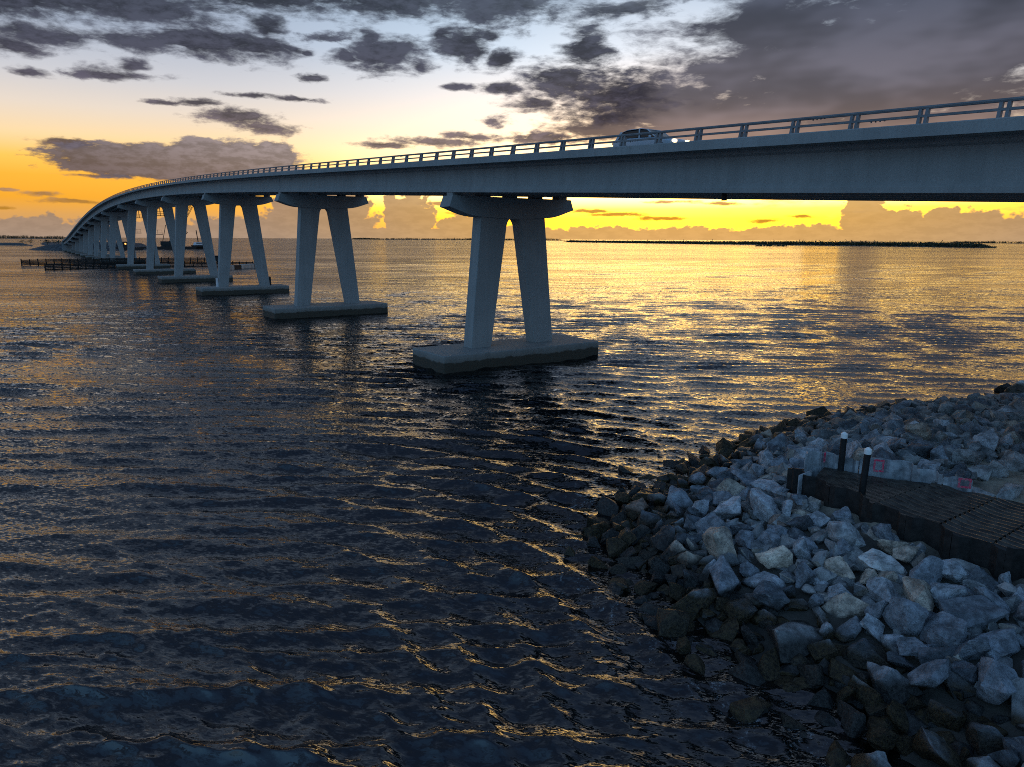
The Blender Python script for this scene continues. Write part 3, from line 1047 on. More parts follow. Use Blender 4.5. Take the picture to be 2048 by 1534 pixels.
def fender(label, line, top, wales, gap):
    """line: list of (s, t); piles along it, horizontal wales of timber"""
    p0 = W(*line[0], 0)
    root = thing('channel_fender', label, 'fender', p0, 'timber fenders lining the boat channel')
    tot = [hypot(line[i + 1][0] - line[i][0], line[i + 1][1] - line[i][1]) for i in range(len(line) - 1)]
    pile = MB().tube((0, 0, -1.5), (0, 0, top + .25), .20, .17, 8)
    first = None
    for i in range(len(line) - 1):
        n = max(1, int(round(tot[i] / 2.4)))
        for q in range(n + (1 if i == len(line) - 2 else 0)):
            f = q / n
            s = line[i][0] * (1 - f) + line[i + 1][0] * f
            t = line[i][1] * (1 - f) + line[i + 1][1] * f
            w_ = W(s, t, 0)
            loc = (w_[0] - p0[0], w_[1] - p0[1], random.uniform(-.1, .12))
            if first is None:
                first = pile.build('pile', timber, root, loc=loc)
            else:
                link('pile', first.data, root, loc)
    for q in range(wales):
        z = top - .12 - q * gap
        m = MB()
        for i in range(len(line) - 1):
            a = Vector(W(*line[i], z)) - Vector(p0)
            b2 = Vector(W(*line[i + 1], z)) - Vector(p0)
            off = Vector((AX, AY, 0)) * (-.24)
            m.bar(a + off, b2 + off, .14, .30)
        m.build('wale', timber, root)
    return root


fender('dark slatted timber fender on the near side of the boat channel', [(247.5, 5.5), (252, 14), (255, 22), (255, 44), (251, 54), (244, 63)], 1.6, 4, .44)
fender('dark closely boarded timber fender on the far side of the boat channel', [(290, 0), (295, 14), (297.5, 24), (297.5, 46), (294, 58), (288, 66)], 1.9, 5, .38)
# moored pontoon at the flared end of the fender
pr = thing('pontoon', 'low string of grey and black floating pontoons beside the fender', 'pontoon', W(236, 56, 0))
for i in range(5):
    a = W(224 + 3.6 * i, 49.5 + 2.9 * i, .5)
    b2 = W(224 + 3.6 * (i + 1) - .15, 49.5 + 2.9 * (i + 1) - .1, .5)
    q = Vector(W(236, 56, 0))
    MB().bar(Vector(a) - q, Vector(b2) - q, 2.0, 1.5).build('float_segment', pontoon_mat if i in (0, 2, 3) else timber, pr, bevel=.15)
hut = thing('equipment_hut', 'small dark equipment hut standing on the end of the channel fender', 'hut', W(250.6, 54.6, 1.9))
MB().box(-2.4, 2.4, -1.2, 1.2, 0, 1.5).build('hut_wall', steel_dark, hut, bevel=.05)
MB().box(-2.7, 2.7, -1.4, 1.4, 1.502, 1.72).build('hut_roof', timber, hut)

# ------------------------------------------------------------------ barges and crane in the distance
bx, by = on_z(365, 498, 0)
bang = atan2(*(np.array(on_z(410, 498, 0)) - np.array(on_z(250, 499.2, 0)))[::-1])


def barge(label, x, y, length, wid, z):
    r = thing('barge', label, 'barge', (x, y, 0), 'work barges beyond the bridge', bang)
    h = length / 2
    MB().prism([(-h, z), (-h + 2, -.6), (h - 2, -.6), (h, z)], lambda u, v, w: (u, w, v), -wid / 2, wid / 2).build('hull', steel_dark, r, bevel=.1)
    return r


def px_m(x, y):
    return Vector((*on_z(x, y, 0), 0))


pA, pB = px_m(325, 498.6), px_m(268, 499.8)
b1 = barge('long flat dark work barge carrying the lattice crane', *px_m(332, 498.6)[:2], 46, 12, 2.2)
b2_ = barge('short flat barge with a red deckhouse light by the bridge piers', *px_m(248, 500.2)[:2], 26, 11, 2.2)
b3 = barge('dark flat barge beside the small white workboat', *px_m(388, 498.0)[:2], 24, 11, 2.0)
cp = px_m(338, 498.6)
crane = thing('crane', 'lattice boom crane standing on the long work barge', 'crane', (cp.x, cp.y, 2.2))
MB().box(-5, 5, -2.4, 2.4, 0, 1.2).build('crawler_tracks', steel_dark, crane)
MB().box(-5.5, 3.5, -2.2, 2.2, 1.202, 4.2).build('machinery_house', steel_dark, crane, bevel=.1)
MB().box(2.0, 4.4, .4, 2.4, 4.203, 6.0).build('cab', cabin_white, crane, bevel=.1)


def lattice(p, q, w, n):
    m = MB()
    p, q = Vector(p), Vector(q)
    d = (q - p).normalized()
    r = d.cross(Vector((0, 1, 0))).normalized()
    y = Vector((0, 1, 0))
    cs = []
    for i in range(n + 1):
        f = i / n
        ww = w * (1 if .1 < f < .9 else .45)
        c = p.lerp(q, f)
        cs.append([c + r * a * ww / 2 + y * b * ww / 2 for a, b in ((-1, -1), (1, -1), (1, 1), (-1, 1))])
    for i in range(n):
        for k in range(4):
            m.bar(cs[i][k], cs[i + 1][k], .22)
            m.bar(cs[i][k], cs[i + 1][(k + 1) % 4], .14)
    return m


lattice((2.5, 0, 3.0), (24.0, 0, 36.5), 1.9, 15).build('boom', steel_dark, crane)
lattice((1.0, 0, 3.5), (16.0, 0, 12.0), 2.4, 6).build('jib', steel_dark, crane)
mst = MB()
mst.bar((-4.5, 0, 4.2), (-1.0, 0, 17), .35)
mst.bar((-1.0, 0, 17), (24, 0, 36.5), .12)
mst.bar((-1.0, 0, 17), (16, 0, 12), .12)
mst.build('gantry', steel_dark, crane)
for (x, y), lb in (((342, 498.4), 'tall dark spud pile rising from the crane barge'), ((399, 498.0), 'tall leaning dark spud pile rising beside the white workboat')):
    q = px_m(x, y)
    lean = (-1.6 if x > 350 else .1)
    MB_ = MB().tube((0, 0, -1), (lean, 0, 15.5), .42, .36, 10).build('spud_pile', steel_dark, loc=(q.x, q.y, 0))
    tag(MB_, lb, 'pile', 'spud piles of the work barges')
q = px_m(399, 498.2)
boat = thing('workboat', 'small workboat with white cabin tied to the dark barge', 'boat', (q.x, q.y, 2.0), rotz=bang)
MB().prism([(-6, 0), (-5.4, -1.2), (5, -1.2), (7, .3)], lambda u, v, w: (u, w, v + 1.2), -2, 2).build('hull', steel_dark, boat)
MB().prism([(-4.5, 1.18), (3.8, 1.18), (2.2, 3.6), (-3.4, 3.6)], lambda u, v, w: (u, w, v), -1.7, 1.7).build('cabin', cabin_white, boat)
MB().box(-3.0, 1.8, -1.74, -1.66, 2.5, 3.2).build('window', glassm, boat)
MB().box(3.0, 3.8, -2.0, -1.75, 1.5, 2.0).build('deck_light', worklight, boat)
q = px_m(250, 500.2)
dh = thing('deckhouse', 'dark deckhouse with an orange light on the short barge', 'deckhouse', (q.x, q.y, 2.2), rotz=bang)
MB().box(-4, 4, -2, 2, 0, 4.0).build('house_wall', steel_dark, dh)
MB().box(-.5, .5, -2.1, -1.98, 2.0, 3.0).build('lamp', worklight, dh)

# ------------------------------------------------------------------ far land


def shore_strip(name, pts_px, top, label=None, back=80, mat=island_mat):
    pts = [on_z(x, y, 0) for x, y in pts_px]
    n = len(pts)
    vs, fs = [], []
    for k, (x, y) in enumerate(pts):
        l = hypot(x, y)
        ux, uy = x / l, y / l
        edge = 0 if k in (0, n - 1) else 1
        for dist, z in ((0, -1), (6, top * .6 * edge), (22, top * edge), (back, top * edge), (back + 10, -1)):
            vs.append((x + ux * dist, y + uy * dist, z))
    for k in range(n - 1):
        fs += [(k * 5 + i, k * 5 + i + 1, (k + 1) * 5 + i + 1, (k + 1) * 5 + i) for i in range(4)]
    o = mk(name, vs, fs, mat, smooth=True)
    return tag(o, label, kind='structure')


def clumps(pts_px, per_m, hmin, hmax, depth, seed, spike=.06):
    """mangrove canopy: many small irregular leaf clumps on stems, spread through a belt behind the shoreline"""
    rg = random.Random(seed)
    pts = [on_z(x, y, 0) for x, y in pts_px]
    m = MB()
    for k in range(len(pts) - 1):
        (x0, y0), (x1, y1) = pts[k], pts[k + 1]
        n = int(hypot(x1 - x0, y1 - y0) * per_m)
        for _ in range(n):
            f = rg.random()
            x, y = x0 + (x1 - x0) * f, y0 + (y1 - y0) * f
            l = hypot(x, y)
            dd = rg.uniform(1, depth)
            x += x / l * dd
            y += y / l * dd
            e = min(1, (k + f) / .12, (len(pts) - 1 - k - f) / .2)
            swell = .95 + .12 * sin(x * .013) + .10 * sin(x * .041 + y * .02)
            h = rg.uniform(hmin, hmax) * max(.25, e) * swell
            if rg.random() < spike:
                h *= rg.uniform(1.25, 1.6)
            z = 1.0
            while z < h:
                r = rg.uniform(.9, 2.0) * (1 if z < h * .7 else .7)
                c = Vector((x + rg.uniform(-1.6, 1.6), y + rg.uniform(-1.6, 1.6), z))
                vs = []
                for _q in range(6):
                    d = Vector((rg.gauss(0, 1), rg.gauss(0, 1), rg.gauss(0, .7))).normalized() * r * rg.uniform(.6, 1.3)
                    vs.append(c + d)
                m.add(vs, [(0, 1, 2), (1, 3, 4), (2, 4, 5), (0, 3, 5), (0, 2, 4), (1, 5, 3)])
                z += r * rg.uniform(.7, 1.2)
    return m


isl = [(1128, 484.2), (1250, 486), (1400, 488.2), (1550, 489.8), (1700, 491.6), (1850, 493.6), (1992, 496)]
shore_strip('mangrove_island', isl, 1.2, back=120)
tag(clumps(isl, 3.6, 4.5, 6.8, 70, 3, .02).build('mangrove_wood', mangrove), 'low dark belt of mangrove trees on the island beyond the bridge', kind='stuff')
il2 = [(1508, 492.3), (1530, 492.4), (1578, 492.6)]
shore_strip('mangrove_islet', il2, .5, back=14)
tag(clumps(il2, 1.6, 1.6, 3.2, 12, 8).build('islet_mangroves', mangrove), 'scrubby mangroves on the tiny islet before the island', kind='stuff')
il3 = [(700, 478.6), (760, 479.2), (930, 480.0), (1040, 480.8), (1136, 481.4)]
shore_strip('far_shore', il3, 1.5, back=200)
tag(clumps(il3, 1.0, 9, 15, 60, 4, .03).build('far_shore_wood', mangrove), 'thin dark wooded shoreline far across the bay', kind='stuff')
il4 = [(1900, 485.4), (1990, 486.6), (2060, 487.2), (2200, 487.8)]
shore_strip('far_shore', il4, 1.5, back=200)
tag(clumps(il4, .6, 5, 10, 60, 5).build('far_shore_wood', mangrove), 'dark wooded shoreline behind the tip of the mangrove island', kind='stuff')
il5 = [(-160, 476.4), (0, 477.0), (70, 477.4), (140, 477.8)]
shore_strip('far_shore', il5, 3.0, back=300)
tag(clumps(il5, .8, 12, 18, 90, 6, 0).build('far_shore_wood', mangrove), 'even dark shoreline behind the far end of the bridge', kind='stuff')

# causeway island at the far end of the bridge
m = MB()
top = rail_z(600) - 1.1
ring0 = [(598, TC + 26), (598, TC + 6), (604, TC - 12), (612, TC - 26), (660, TC - 30), (760, TC - 10), (1200, TC - 10), (1200, TC + 60), (640, TC + 60)]
ring1 = [(606, TC + 20), (601.7, TC + 5), (618, TC - 8), (634, TC - 16), (670, TC - 16), (770, TC - 2), (1190, TC - 2), (1190, TC + 50), (650, TC + 50)]
n = len(ring0)
zt = [top, top, top * .72, top * .5, top * .45, 2.5, 2.5, 2.5, top * .8]
m.add([W(s, t, -1) for s, t in ring0] + [W(s, t, z) for (s, t), z in zip(ring1, zt)],
      [(i, (i + 1) % n, n + (i + 1) % n, n + i) for i in range(n)] + [tuple(range(n, 2 * n))])
tag(m.build('causeway_island', far_rock), kind='structure')
shore_strip('causeway_spit', [(-150, 489.5), (0, 490.6), (40, 491), (66, 491.6)], 2.6, back=60, mat=far_rock)


def far_shrub(px, py, h, w, label):
    x, y = on_z(px, py, 0)
    r = thing('shrub', label, 'shrub', (x, y, 1.0), 'shrubs on the causeway')
    MB().tube((0, 0, 0), (.2, 0, h * .5), .25, .12, 7).build('trunk', bark, r)
    rg = random.Random(px)
    mm = MB()
    for _ in range(170):
        c = Vector((rg.gauss(0, w * .4), rg.gauss(0, w * .3), h * (.6 + rg.gauss(0, .22))))
        vs = [c + Vector((rg.uniform(-.6, .6), rg.uniform(-.6, .6), rg.uniform(-.5, .5))) for _q in range(3)]
        mm.add(vs, [(0, 1, 2)])
    mm.build('crown', mangrove, r)


far_shrub(46, 490, 4.5, 6, 'low wide shrub on the causeway spit')
far_shrub(62, 490, 6.0, 3.5, 'upright shrub at the corner of the causeway spit')
sx = W(612, TC - 2, 0)
for dx_, lb in ((0, 'dark shrub beside the far end of the bridge railing'), (7, 'second dark shrub by the far bridge end, further from the railing')):
    x, y = W(622 + dx_, TC - 8 - dx_ * .9, 0)[:2]
    r = thing('shrub', lb, 'shrub', (x, y, top * .72), 'shrubs at the far abutment')
    MB().tube((0, 0, -.5), (.2, 0, 1.6), .22, .12, 7).build('trunk', bark, r)
    mm = MB()
    rg = random.Random(int(dx_) + 3)
    for _ in range(150):
        c = Vector((rg.gauss(0, 2.0), rg.gauss(0, 1.4), 1.9 + rg.gauss(0, .7)))
        mm.add([c + Vector((rg.uniform(-.6, .6), rg.uniform(-.6, .6), rg.uniform(-.5, .5))) for _q in range(3)], [(0, 1, 2)])
    mm.build('crown', mangrove, r)

# ------------------------------------------------------------------ sheet pile walls, panels and marker piles


def polyline_points(pts, step):
    out = []
    for (x0, y0), (x1, y1) in zip(pts[:-1], pts[1:]):
        n = max(1, int(round(hypot(x1 - x0, y1 - y0) / step)))
        out += [(x0 + (x1 - x0) * i / n, y0 + (y1 - y0) * i / n) for i in range(n)]
    return out + [pts[-1]]


def sheet_wall(root, pts, zb, ztop, mat, amp=.11, pitch=.9, th=.035, jag=.05, seed=1):
    """corrugated sheet piles: each pile of the wall is a part of its own"""
    rg = random.Random(seed)
    # a trapezoid profile laid along the polyline
    base = polyline_points(pts, pitch)
    n = len(base)
    for k in range(n - 1):
        (x0, y0), (x1, y1) = base[k], base[k + 1]
        d = Vector((x1 - x0, y1 - y0))
        l = d.length
        d.normalize()
        nn = Vector((-d.y, d.x))
        prof = [(0, 0), (.14, 0), (.32, 1), (.68, 1), (.86, 0), (1, 0)]
        line = [Vector((x0, y0)) + d * l * f + nn * amp * (a * 2 - 1) * (1 if k % 2 else 1) for f, a in prof]
        t0 = ztop(k / (n - 1)) + rg.uniform(-jag, jag)
        vs, fs = [], []
        for p in line:
            for off in (-th / 2, th / 2):
                q = p + nn * off
                vs += [(q.x - root.location.x, q.y - root.location.y, zb - root.location.z),
                       (q.x - root.location.x, q.y - root.location.y, t0 + rg.uniform(-.012, .012) - root.location.z)]
        for i in range(len(line) - 1):
            a = i * 4
            fs += [(a, a + 4, a + 5, a + 1), (a + 2, a + 3, a + 7, a + 6), (a + 1, a + 5, a + 7, a + 3), (a, a + 2, a + 6, a + 4)]
        fs += [(0, 1, 3, 2), (len(vs) - 4, len(vs) - 2, len(vs) - 1, len(vs) - 3)]
        mk('sheet_pile', vs, fs, mat, root)


FRONT = [(9.22, 22.0), (9.2, 21.2), (9.55, 20.1), (10.15, 19.0), (10.62, 17.9), (11.2, 16.85), (11.9, 15.9), (13.2, 14.3)]
BACK = [(9.55, 22.35), (10.2, 22.6), (11.2, 21.95), (12.2, 21.75), (13.1, 20.55), (13.75, 20.2)]
dw = thing('sheet_pile_wall', 'black corrugated sheet pile wall retaining the ribbed dark panels', 'retaining wall', (10.4, 18.6, 1.0))
sheet_wall(dw, FRONT, .2, lambda f: 2.22 + .03 * sin(f * 9), steel_dark, .10, .85, seed=3)
lw = thing('sheet_pile_wall', 'pale grey corrugated sheet pile wall sprayed with pink squares', 'retaining wall', (11.4, 22.0, 1.0))
sheet_wall(lw, BACK, 1.2, lambda f: 2.56 - .10 * f + .03 * sin(f * 14), galv, .09, .72, seed=5)
# pink sprayed squares: paint outlines on the wall face
for (x, y, zc, w_, h_, solid) in ((11.72, 21.72, 2.36, .30, .40, False), (13.52, 20.20, 2.32, .34, .30, True), (10.28, 22.40, 2.42, .06, .34, True)):
    m = MB()
    # face the inner side of the wall
    dv = Vector((.93, -.36, 0)).normalized()
    c = Vector((x, y, zc)) - lw.location
    nv = Vector((-.36, -.93, 0)) * .03
    e = .055
    for (a, b2, c0, c1) in ((-w_ / 2, w_ / 2, h_ / 2 - e, h_ / 2), (-w_ / 2, w_ / 2, -h_ / 2, -h_ / 2 + e), (-w_ / 2, -w_ / 2 + e, -h_ / 2 + e, h_ / 2 - e), (w_ / 2 - e, w_ / 2, -h_ / 2 + e, h_ / 2 - e)):
        q = [c + dv * a, c + dv * b2]
        vs = [p + nv * o + Vector((0, 0, z)) for o in (0, 1) for p, z in ((q[0], c0), (q[1], c0), (q[1], c1), (q[0], c1))]
        m.add(vs, [(0, 1, 2, 3), (4, 5, 6, 7), (0, 1, 5, 4), (1, 2, 6, 5), (2, 3, 7, 6), (3, 0, 4, 7)])
    m.build('pink_paint_mark', pink, lw)
# bent end plates at the corner
ec = thing('steel_end_plates', 'dark and pale steel plates closing the corner where both sheet pile walls meet', 'steel plates', (9.3, 21.9, 1.0))
MB().add([(-.35, -.75, 0), (.1, -.55, 0), (.1, -.55, 1.32), (-.35, -.75, 1.22), (-.33, -.79, 0), (.12, -.59, 0), (.12, -.59, 1.32), (-.33, -.79, 1.22)],
         [(0, 1, 2, 3), (4, 7, 6, 5), (0, 4, 5, 1), (1, 5, 6, 2), (2, 6, 7, 3), (3, 7, 4, 0)]).build('pale_plate', galv, ec)
MB().add([(-.30, .25, 0), (.05, -.1, 0), (.05, -.1, 1.2), (-.30, .25, 1.12), (-.26, .29, 0), (.09, -.06, 0), (.09, -.06, 1.2), (-.26, .29, 1.12)],
         [(0, 1, 2, 3), (4, 7, 6, 5), (0, 4, 5, 1), (1, 5, 6, 2), (2, 6, 7, 3), (3, 7, 4, 0)]).build('dark_plate', steel_dark, ec)

# ribbed panels between the walls
CUTS = [((9.42, 21.35), (10.2, 22.35)), ((10.28, 19.15), (12.9, 20.7)), ((11.05, 17.45), (14.0, 19.35)), ((11.75, 16.3), (14.9, 18.5)), ((12.7, 15.1), (15.9, 17.4))]
plab = ['smooth worn dark panel around the marker piles', 'dark ribbed panel beside the pink-marked wall', 'dark ribbed panel catching a little light, next to the sand',
        'outermost dark ribbed panel with glinting ridges']
for k in range(4):
    (fa, ba), (fb_, bb_) = CUTS[k], CUTS[k + 1]
    nu, nv_ = (14, 130)
    vs, fs = [], []
    for i in range(nu + 1):
        for j in range(nv_ + 1):
            u, v = .025 + .95 * i / nu, j / nv_
            fx, fy = fa[0] + (fb_[0] - fa[0]) * u, fa[1] + (fb_[1] - fa[1]) * u
            bx_, by_ = ba[0] + (bb_[0] - ba[0]) * u, ba[1] + (bb_[1] - ba[1]) * u
            x, y = fx + (bx_ - fx) * v, fy + (by_ - fy) * v
            wd = hypot(bx_ - fx, by_ - fy)
            rib = abs(sin(pi * v * wd / .25)) ** .6
            z = 2.0 + .02 * k + (.02 if k == 0 else .08) * rib + .10 * v - .05 * sin(pi * u) + .008 * sin(u * 9 + k) + .012 * mnoise.noise((x * 2, y * 2, k))
            vs.append((x, y, z))
    for i in range(nu):
        for j in range(nv_):
            a = i * (nv_ + 1) + j
            fs.append((a, a + 1, a + nv_ + 2, a + nv_ + 1))
    c = Vector(((fa[0] + bb_[0]) / 2, (fa[1] + bb_[1]) / 2, 1.9))
    o = mk('ribbed_panel', [Vector(v) - c for v in vs], fs, panel_mat, loc=c)
    sm = o.modifiers.new('thick', 'SOLIDIFY')
    sm.thickness = .06
    sm.offset = -1
    tag(o, plab[k], 'panel', 'ribbed panels between the walls')

for (x, y, h, lx, ly, lb) in ((10.66, 22.02, 1.22, .02, .02, 'black marker pile with white cap beside the pale sheet pile wall'),
                              (10.42, 20.15, 1.25, .12, .06, 'leaning black marker pile with white cap rising from the worn panel')):
    r = thing('marker_pile', lb, 'pile', (x, y, 1.6), 'black piles with white caps')
    MB().tube((0, 0, -.8), (lx, ly, h + .42), .098, .095, 16).build('shaft', black_pile, r, smooth=False)
    m = MB()
    m.tube((lx * .97, ly * .97, h + .36), (lx, ly, h + .50), .104, .104, 16)
    m.tube((lx, ly, h + .50), (lx, ly, h + .56), .104, .03, 16)
    m.build('white_cap', white_cap, r)

# ------------------------------------------------------------------ riprap


def rock_mesh(i, fine):
    rg = random.Random(100 + i)
    sx, sy, sz = rg.uniform(.85, 1.25), rg.uniform(.7, 1.0), rg.uniform(.55, .85)
    bm = bmesh.new()
    for _ in range(rg.randint(11, 17)):
        d = Vector((rg.gauss(0, 1), rg.gauss(0, 1), rg.gauss(0, 1))).normalized()
        # pull towards a rough box so that faces are broad
        q = max(abs(d.x), abs(d.y), abs(d.z))
        d = d * (1 + (1 / q - 1) * .55) * rg.uniform(.82, 1.05)
        bm.verts.new((d.x * sx, d.y * sy, d.z * sz))
    r = bmesh.ops.convex_hull(bm, input=bm.verts)
    bmesh.ops.delete(bm, geom=[g for g in set(r['geom_interior']) | set(r['geom_unused']) if isinstance(g, bmesh.types.BMVert)], context='VERTS')
    bmesh.ops.dissolve_limit(bm, angle_limit=radians(14), verts=bm.verts, edges=bm.edges)
    bmesh.ops.bevel(bm, geom=bm.edges[:], offset=.05 * rg.uniform(.6, 1.6), segments=2 if fine else 1, profile=.6, affect='EDGES', clamp_overlap=True)
    bmesh.ops.triangulate(bm, faces=bm.faces)
    if fine:
        long_e = [e for e in bm.edges if e.calc_length() > .28]
        bmesh.ops.subdivide_edges(bm, edges=long_e, cuts=2, use_grid_fill=True)
        bmesh.ops.triangulate(bm, faces=bm.faces)
        long_e = [e for e in bm.edges if e.calc_length() > .22]
        bmesh.ops.subdivide_edges(bm, edges=long_e, cuts=1)
        bmesh.ops.triangulate(bm, faces=bm.faces)
    bm.normal_update()
    off = Vector((i * 3.1, i * 1.7, 0))
    for v in bm.verts:
        p = v.co + off
        n = mnoise.fractal(p * 1.5, .8, 2.1, 4) * .065 + mnoise.noise(p * 5.5) * .022
        # a chipped ledge or two
        st = mnoise.noise(p * .9 + Vector((9, 4, 2)))
        n -= .05 if st > .22 else 0
        v.co += v.normal * n
    me = bpy.data.meshes.new('rock')
    bm.to_mesh(me)
    bm.free()
    for f in me.polygons:
        f.use_smooth = True
    me.set_sharp_from_angle(angle=radians(26))
    me.materials.append(rock_mat if fine else rock_mat_many)
    return me


NV = 26
ROCKS = [rock_mesh(i, True) for i in range(NV)]
SHAPES = []
for me_ in ROCKS:
    co_ = np.empty(len(me_.vertices) * 3, np.float32)
    me_.vertices.foreach_get('co', co_)
    ex = np.ptp(co_.reshape(-1, 3), axis=0)
    SHAPES.append('flat' if ex[2] < .56 * ex[0] else 'long' if ex[1] < .74 * ex[0] else 'blocky')
TONES = [('mid-grey', (.185, .20, .225)), ('pale grey', (.34, .355, .38)), ('dark grey', (.095, .105, .12)), ('tan', (.38, .32, .26)), ('reddish-brown', (.21, .15, .12))]
TW = [37, 29, 24, 7, 3]
SMALL = [rock_mesh(i + 50, False) for i in range(10)]


def in_poly(x, y, poly):
    c = False
    n = len(poly)
    for i in range(n):
        (ax, ay), (bx, by) = poly[i], poly[(i + 1) % n]
        if (ay > y) != (by > y) and x < (bx - ax) * (y - ay) / (by - ay) + ax:
            c = not c
    return c


WALLED = [(9.05, 22.1), (9.05, 21.0), (9.4, 19.95), (10.0, 18.85), (10.47, 17.75), (11.05, 16.7), (11.75, 15.75), (13.0, 14.1), (16.5, 16.5), (14.1, 19.5), (13.9, 20.35), (12.25, 21.95), (11.25, 22.15), (10.2, 22.8), (9.5, 22.55)]
SAND = [(13.9, 20.3), (14.4, 21.6), (16.2, 22.9), (20, 24.2), (30, 22), (30, 6), (14, 12), (13.2, 14.2)]
rg = random.Random(21)
placed = []
grid = {}


def try_place(x, y, r, k):
    ci, cj = int(x // 2), int(y // 2)
    for i in range(ci - 1, ci + 2):
        for j in range(cj - 1, cj + 2):
            for (px, py, pr) in grid.get((i, j), ()):
                if (px - x) ** 2 + (py - y) ** 2 < ((pr + r) * k) ** 2:
                    return False
    grid.setdefault((ci, cj), []).append((x, y, r))
    placed.append((x, y, r))
    return True


cand = []
for r, tries in ((.60, 50), (.50, 420), (.43, 2200), (.37, 7000), (.31, 14000), (.25, 20000), (.19, 14000)):
    xs = RNG.uniform(-.5, 36, tries)
    ys = RNG.uniform(8.0, 50, tries)
    ds = shore_dist(xs, ys)
    for x, y, d in zip(xs, ys, ds):
        if d < -2.6 or d > 17:
            continue
        if x > 30 and d > 8:
            continue
        rr = r * rg.uniform(.9, 1.12)
        if in_poly(x, y, SAND):
            continue
        if in_poly(x, y, WALLED) or any(in_poly(x + rr * .75 * cos(a), y + rr * .75 * sin(a), WALLED) for a in (0, .8, 1.6, 2.4, 3.1, 3.9, 4.7, 5.5)):
            continue
        try_place(x, y, rr, .72 if r > .33 else .66)
# a few hand placed stones that the photograph shows clearly
SPECIAL = [(1545, 1100, 1.15, .52, 'pale tan angular boulder high on the grey stone slope'),
           (1690, 1060, 1.5, .62, 'large rounded grey boulder leaning against the black sheet pile wall'),
           (1765, 1125, 1.3, .52, 'pale angular boulder just below the black sheet pile wall'),
           (1865, 955, 1.9, .60, 'big square speckled boulder at the end of the pale wall'),
           (1590, 1255, .55, .72, 'long boulder, grey above and brown below, at the water edge'),
           (2012, 776, .25, .55, 'dark boulder standing alone in the water off the far end of the revetment'),
           (2040, 780, .3, .75, 'broad dark boulder in the water off the far end of the revetment'),
           (1992, 799, .15, .5, 'low dark boulder awash beside the far end of the revetment'),
           (1938, 918, 2.0, .5, 'tan-topped boulder half buried at the edge of the sand patch'),
           (1985, 938, 1.9, .58, 'rounded pale boulder in the sand behind the end of the pale wall'),
           (2030, 925, 1.9, .6, 'broad sandy-coloured boulder beside the sand patch'),
           (1962, 985, 1.85, .36, 'small grey boulder between the sand and the ribbed panels'),
           (2025, 985, 1.85, .42, 'low grey boulder lying on the sand by the ribbed panels'),
           (2034, 800, .2, .7, 'flat dark boulder between the far slope and the rocks standing in water')]
spec = []
for x, y, z, r, lb in SPECIAL:
    X, Y = on_z(x, y, z)
    spec.append((X, Y, z, r, lb))
placed = [p for p in placed if all(hypot(p[0] - X, p[1] - Y) > (p[2] + r) * .68 for X, Y, _, r, _ in spec)]
gz = ground_z(np.array([p[0] for p in placed]), np.array([p[1] for p in placed]))
items = []
for (x, y, r), z in zip(placed, gz):
    zz = float(z) + r * rg.uniform(.12, .62) + rg.gauss(0, .07)
    d = Vector((x, y, zz - CAM_H))
    fw = d.dot(_f0)
    inview = fw > 0 and abs(d.dot(_r) / fw) < .75 and abs(d.dot(_u) / fw) < .57
    size = r / fw if inview else 0
    if zz + r * .5 < .05:
        size *= .2            # under water
    items.append((size, x, y, zz, r))
items.sort(reverse=True)
NB_IND = 292
FRONT_PTS = polyline_points(FRONT, .4)
BACK_PTS = polyline_points(BACK, .4)
for k, (size, x, y, z, r) in enumerate(items[:NB_IND]):
    o = link('boulder', ROCKS[rg.randrange(NV)], None, (x, y, z), (rg.gauss(0, .6), rg.gauss(0, .6), rg.uniform(0, 6.28)), (r * 1.12, r * 1.12, r * 1.12))
    vi = ROCKS.index(o.data)
    tn, tcol = TONES[rg.choices(range(len(TONES)), TW)[0]]
    jit = rg.uniform(.86, 1.14)
    o.color = (tcol[0] * jit, tcol[1] * jit, tcol[2] * jit, 1)
    sz = 'huge' if r > .53 else 'large' if r > .45 else 'medium' if r > .39 else 'small'
    top_z = z + r * .5
    if top_z < .12:
        zone = 'lying under the shallow water'
    elif top_z < .8:
        zone = 'at the waterline ' + ('below the near slope' if y < 19 else 'round the point of the revetment' if x < 6 else 'of the far slope')
        tn = 'dark wet'
    elif min(hypot(x - a, y - b) for a, b in FRONT_PTS) < 1.5:
        zone = 'beside the black sheet pile wall'
    elif min(hypot(x - a, y - b) for a, b in BACK_PTS) < 2.2:
        zone = 'just behind the pale sheet pile wall'
    elif x > 17 and y < 27:
        zone = 'by the patch of sand'
    elif x > 17:
        zone = 'on the far slope under the bridge'
    elif y > 25:
        zone = 'on the far slope past the marker piles'
    elif x < 6.5:
        zone = 'on the dry shoulder of the revetment point'
    else:
        zone = 'on the near slope below the black wall'
    lb = sz + ' ' + tn + ' ' + SHAPES[vi] + ' boulder ' + zone
    tag(o, lb, 'boulder', 'boulders ' + zone)
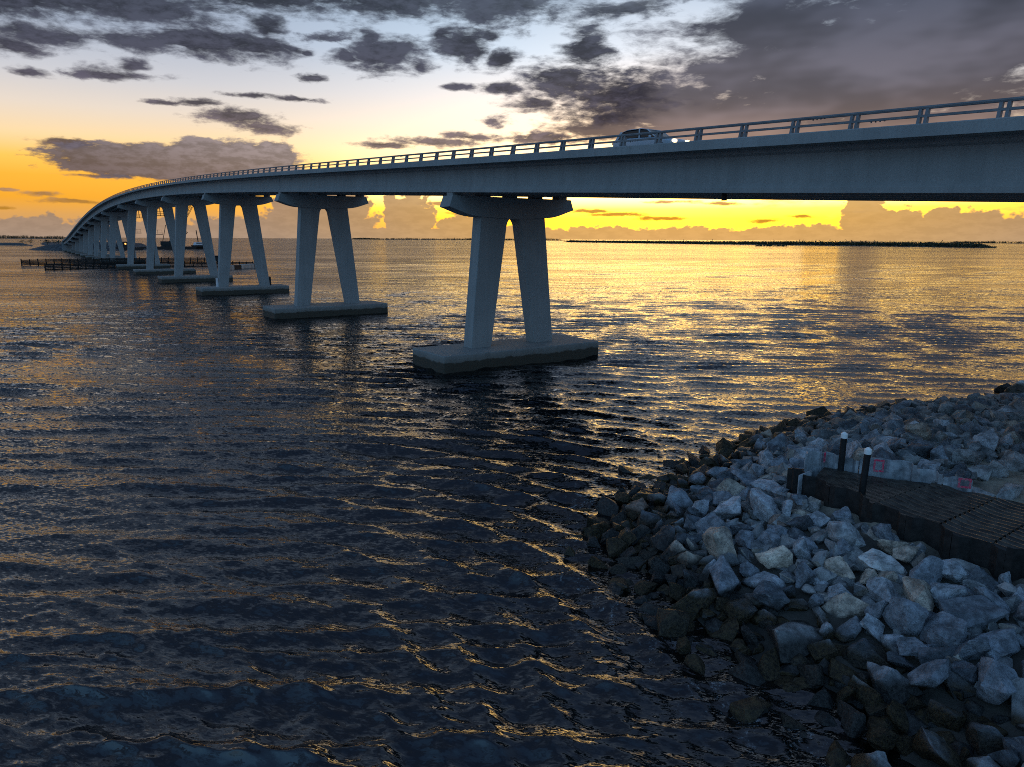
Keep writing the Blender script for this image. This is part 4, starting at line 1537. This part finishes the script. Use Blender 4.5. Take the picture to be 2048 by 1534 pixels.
for k, (X, Y, z, r, lb) in enumerate(spec):
    o = link('boulder', ROCKS[(k * 5 + 2) % NV], None, (X, Y, z - r * .25), (.1 * k, -.15, 1.1 * k), (r * (1.5 if k == 4 else 1.15), r * 1.1, r * 1.1))
    o.color = ((.62, .52, .41, 1), (.30, .305, .31, 1), (.46, .46, .45, 1), (.32, .31, .30, 1), (.30, .305, .31, 1), (.44, .39, .31, 1), (.48, .46, .42, 1), (.46, .41, .33, 1), (.3, .3, .3, 1))[min(k, 8)]
    tag(o, lb, 'boulder')


def many(name, arr, label, zoff=0.0):
    vs, fs, n = [], [], 0
    base = []
    for me in SMALL:
        co = np.empty(len(me.vertices) * 3, np.float32)
        me.vertices.foreach_get('co', co)
        base.append((co.reshape(-1, 3), [tuple(p.vertices) for p in me.polygons]))
    for (_, x, y, z, r) in arr:
        co, fc = base[rg.randrange(len(base))]
        R_ = np.array(Matrix.Rotation(rg.uniform(0, 6.28), 3, 'Z') @ Matrix.Rotation(rg.gauss(0, .5), 3, 'X') @ Matrix.Rotation(rg.gauss(0, .5), 3, 'Y'))
        v = co @ R_.T * (r * 1.12) + np.array([x, y, z + zoff])
        vs.append(v)
        fs += [tuple(i + n for i in f) for f in fc]
        n += len(v)
    me = bpy.data.meshes.new(name)
    me.from_pydata(np.vstack(vs).tolist(), [], fs)
    for p in me.polygons:
        p.use_smooth = True
    me.set_sharp_from_angle(angle=radians(26))
    me.materials.append(rock_mat_many)
    o = bpy.data.objects.new(name, me)
    COL.objects.link(o)
    tag(o, label, kind='stuff')


many('riprap_stones', items[NB_IND:], 'smaller grey stones filling the revetment between the boulders')
# stones of the layer underneath, seen in the gaps
under = []
xs, ys = RNG.uniform(-.5, 36, 4600), RNG.uniform(8, 50, 4600)
for x, y, d, z in zip(xs, ys, shore_dist(xs, ys), ground_z(xs, ys)):
    if -2.8 < d < 17 and not in_poly(x, y, WALLED) and not in_poly(x, y, SAND):
        under.append((0, x, y, float(z) - .03, rg.uniform(.18, .36)))
many('riprap_underlayer', under, 'dark bedding stones showing in the gaps under the boulders')
print('rocks placed', len(placed), 'under', len(under))
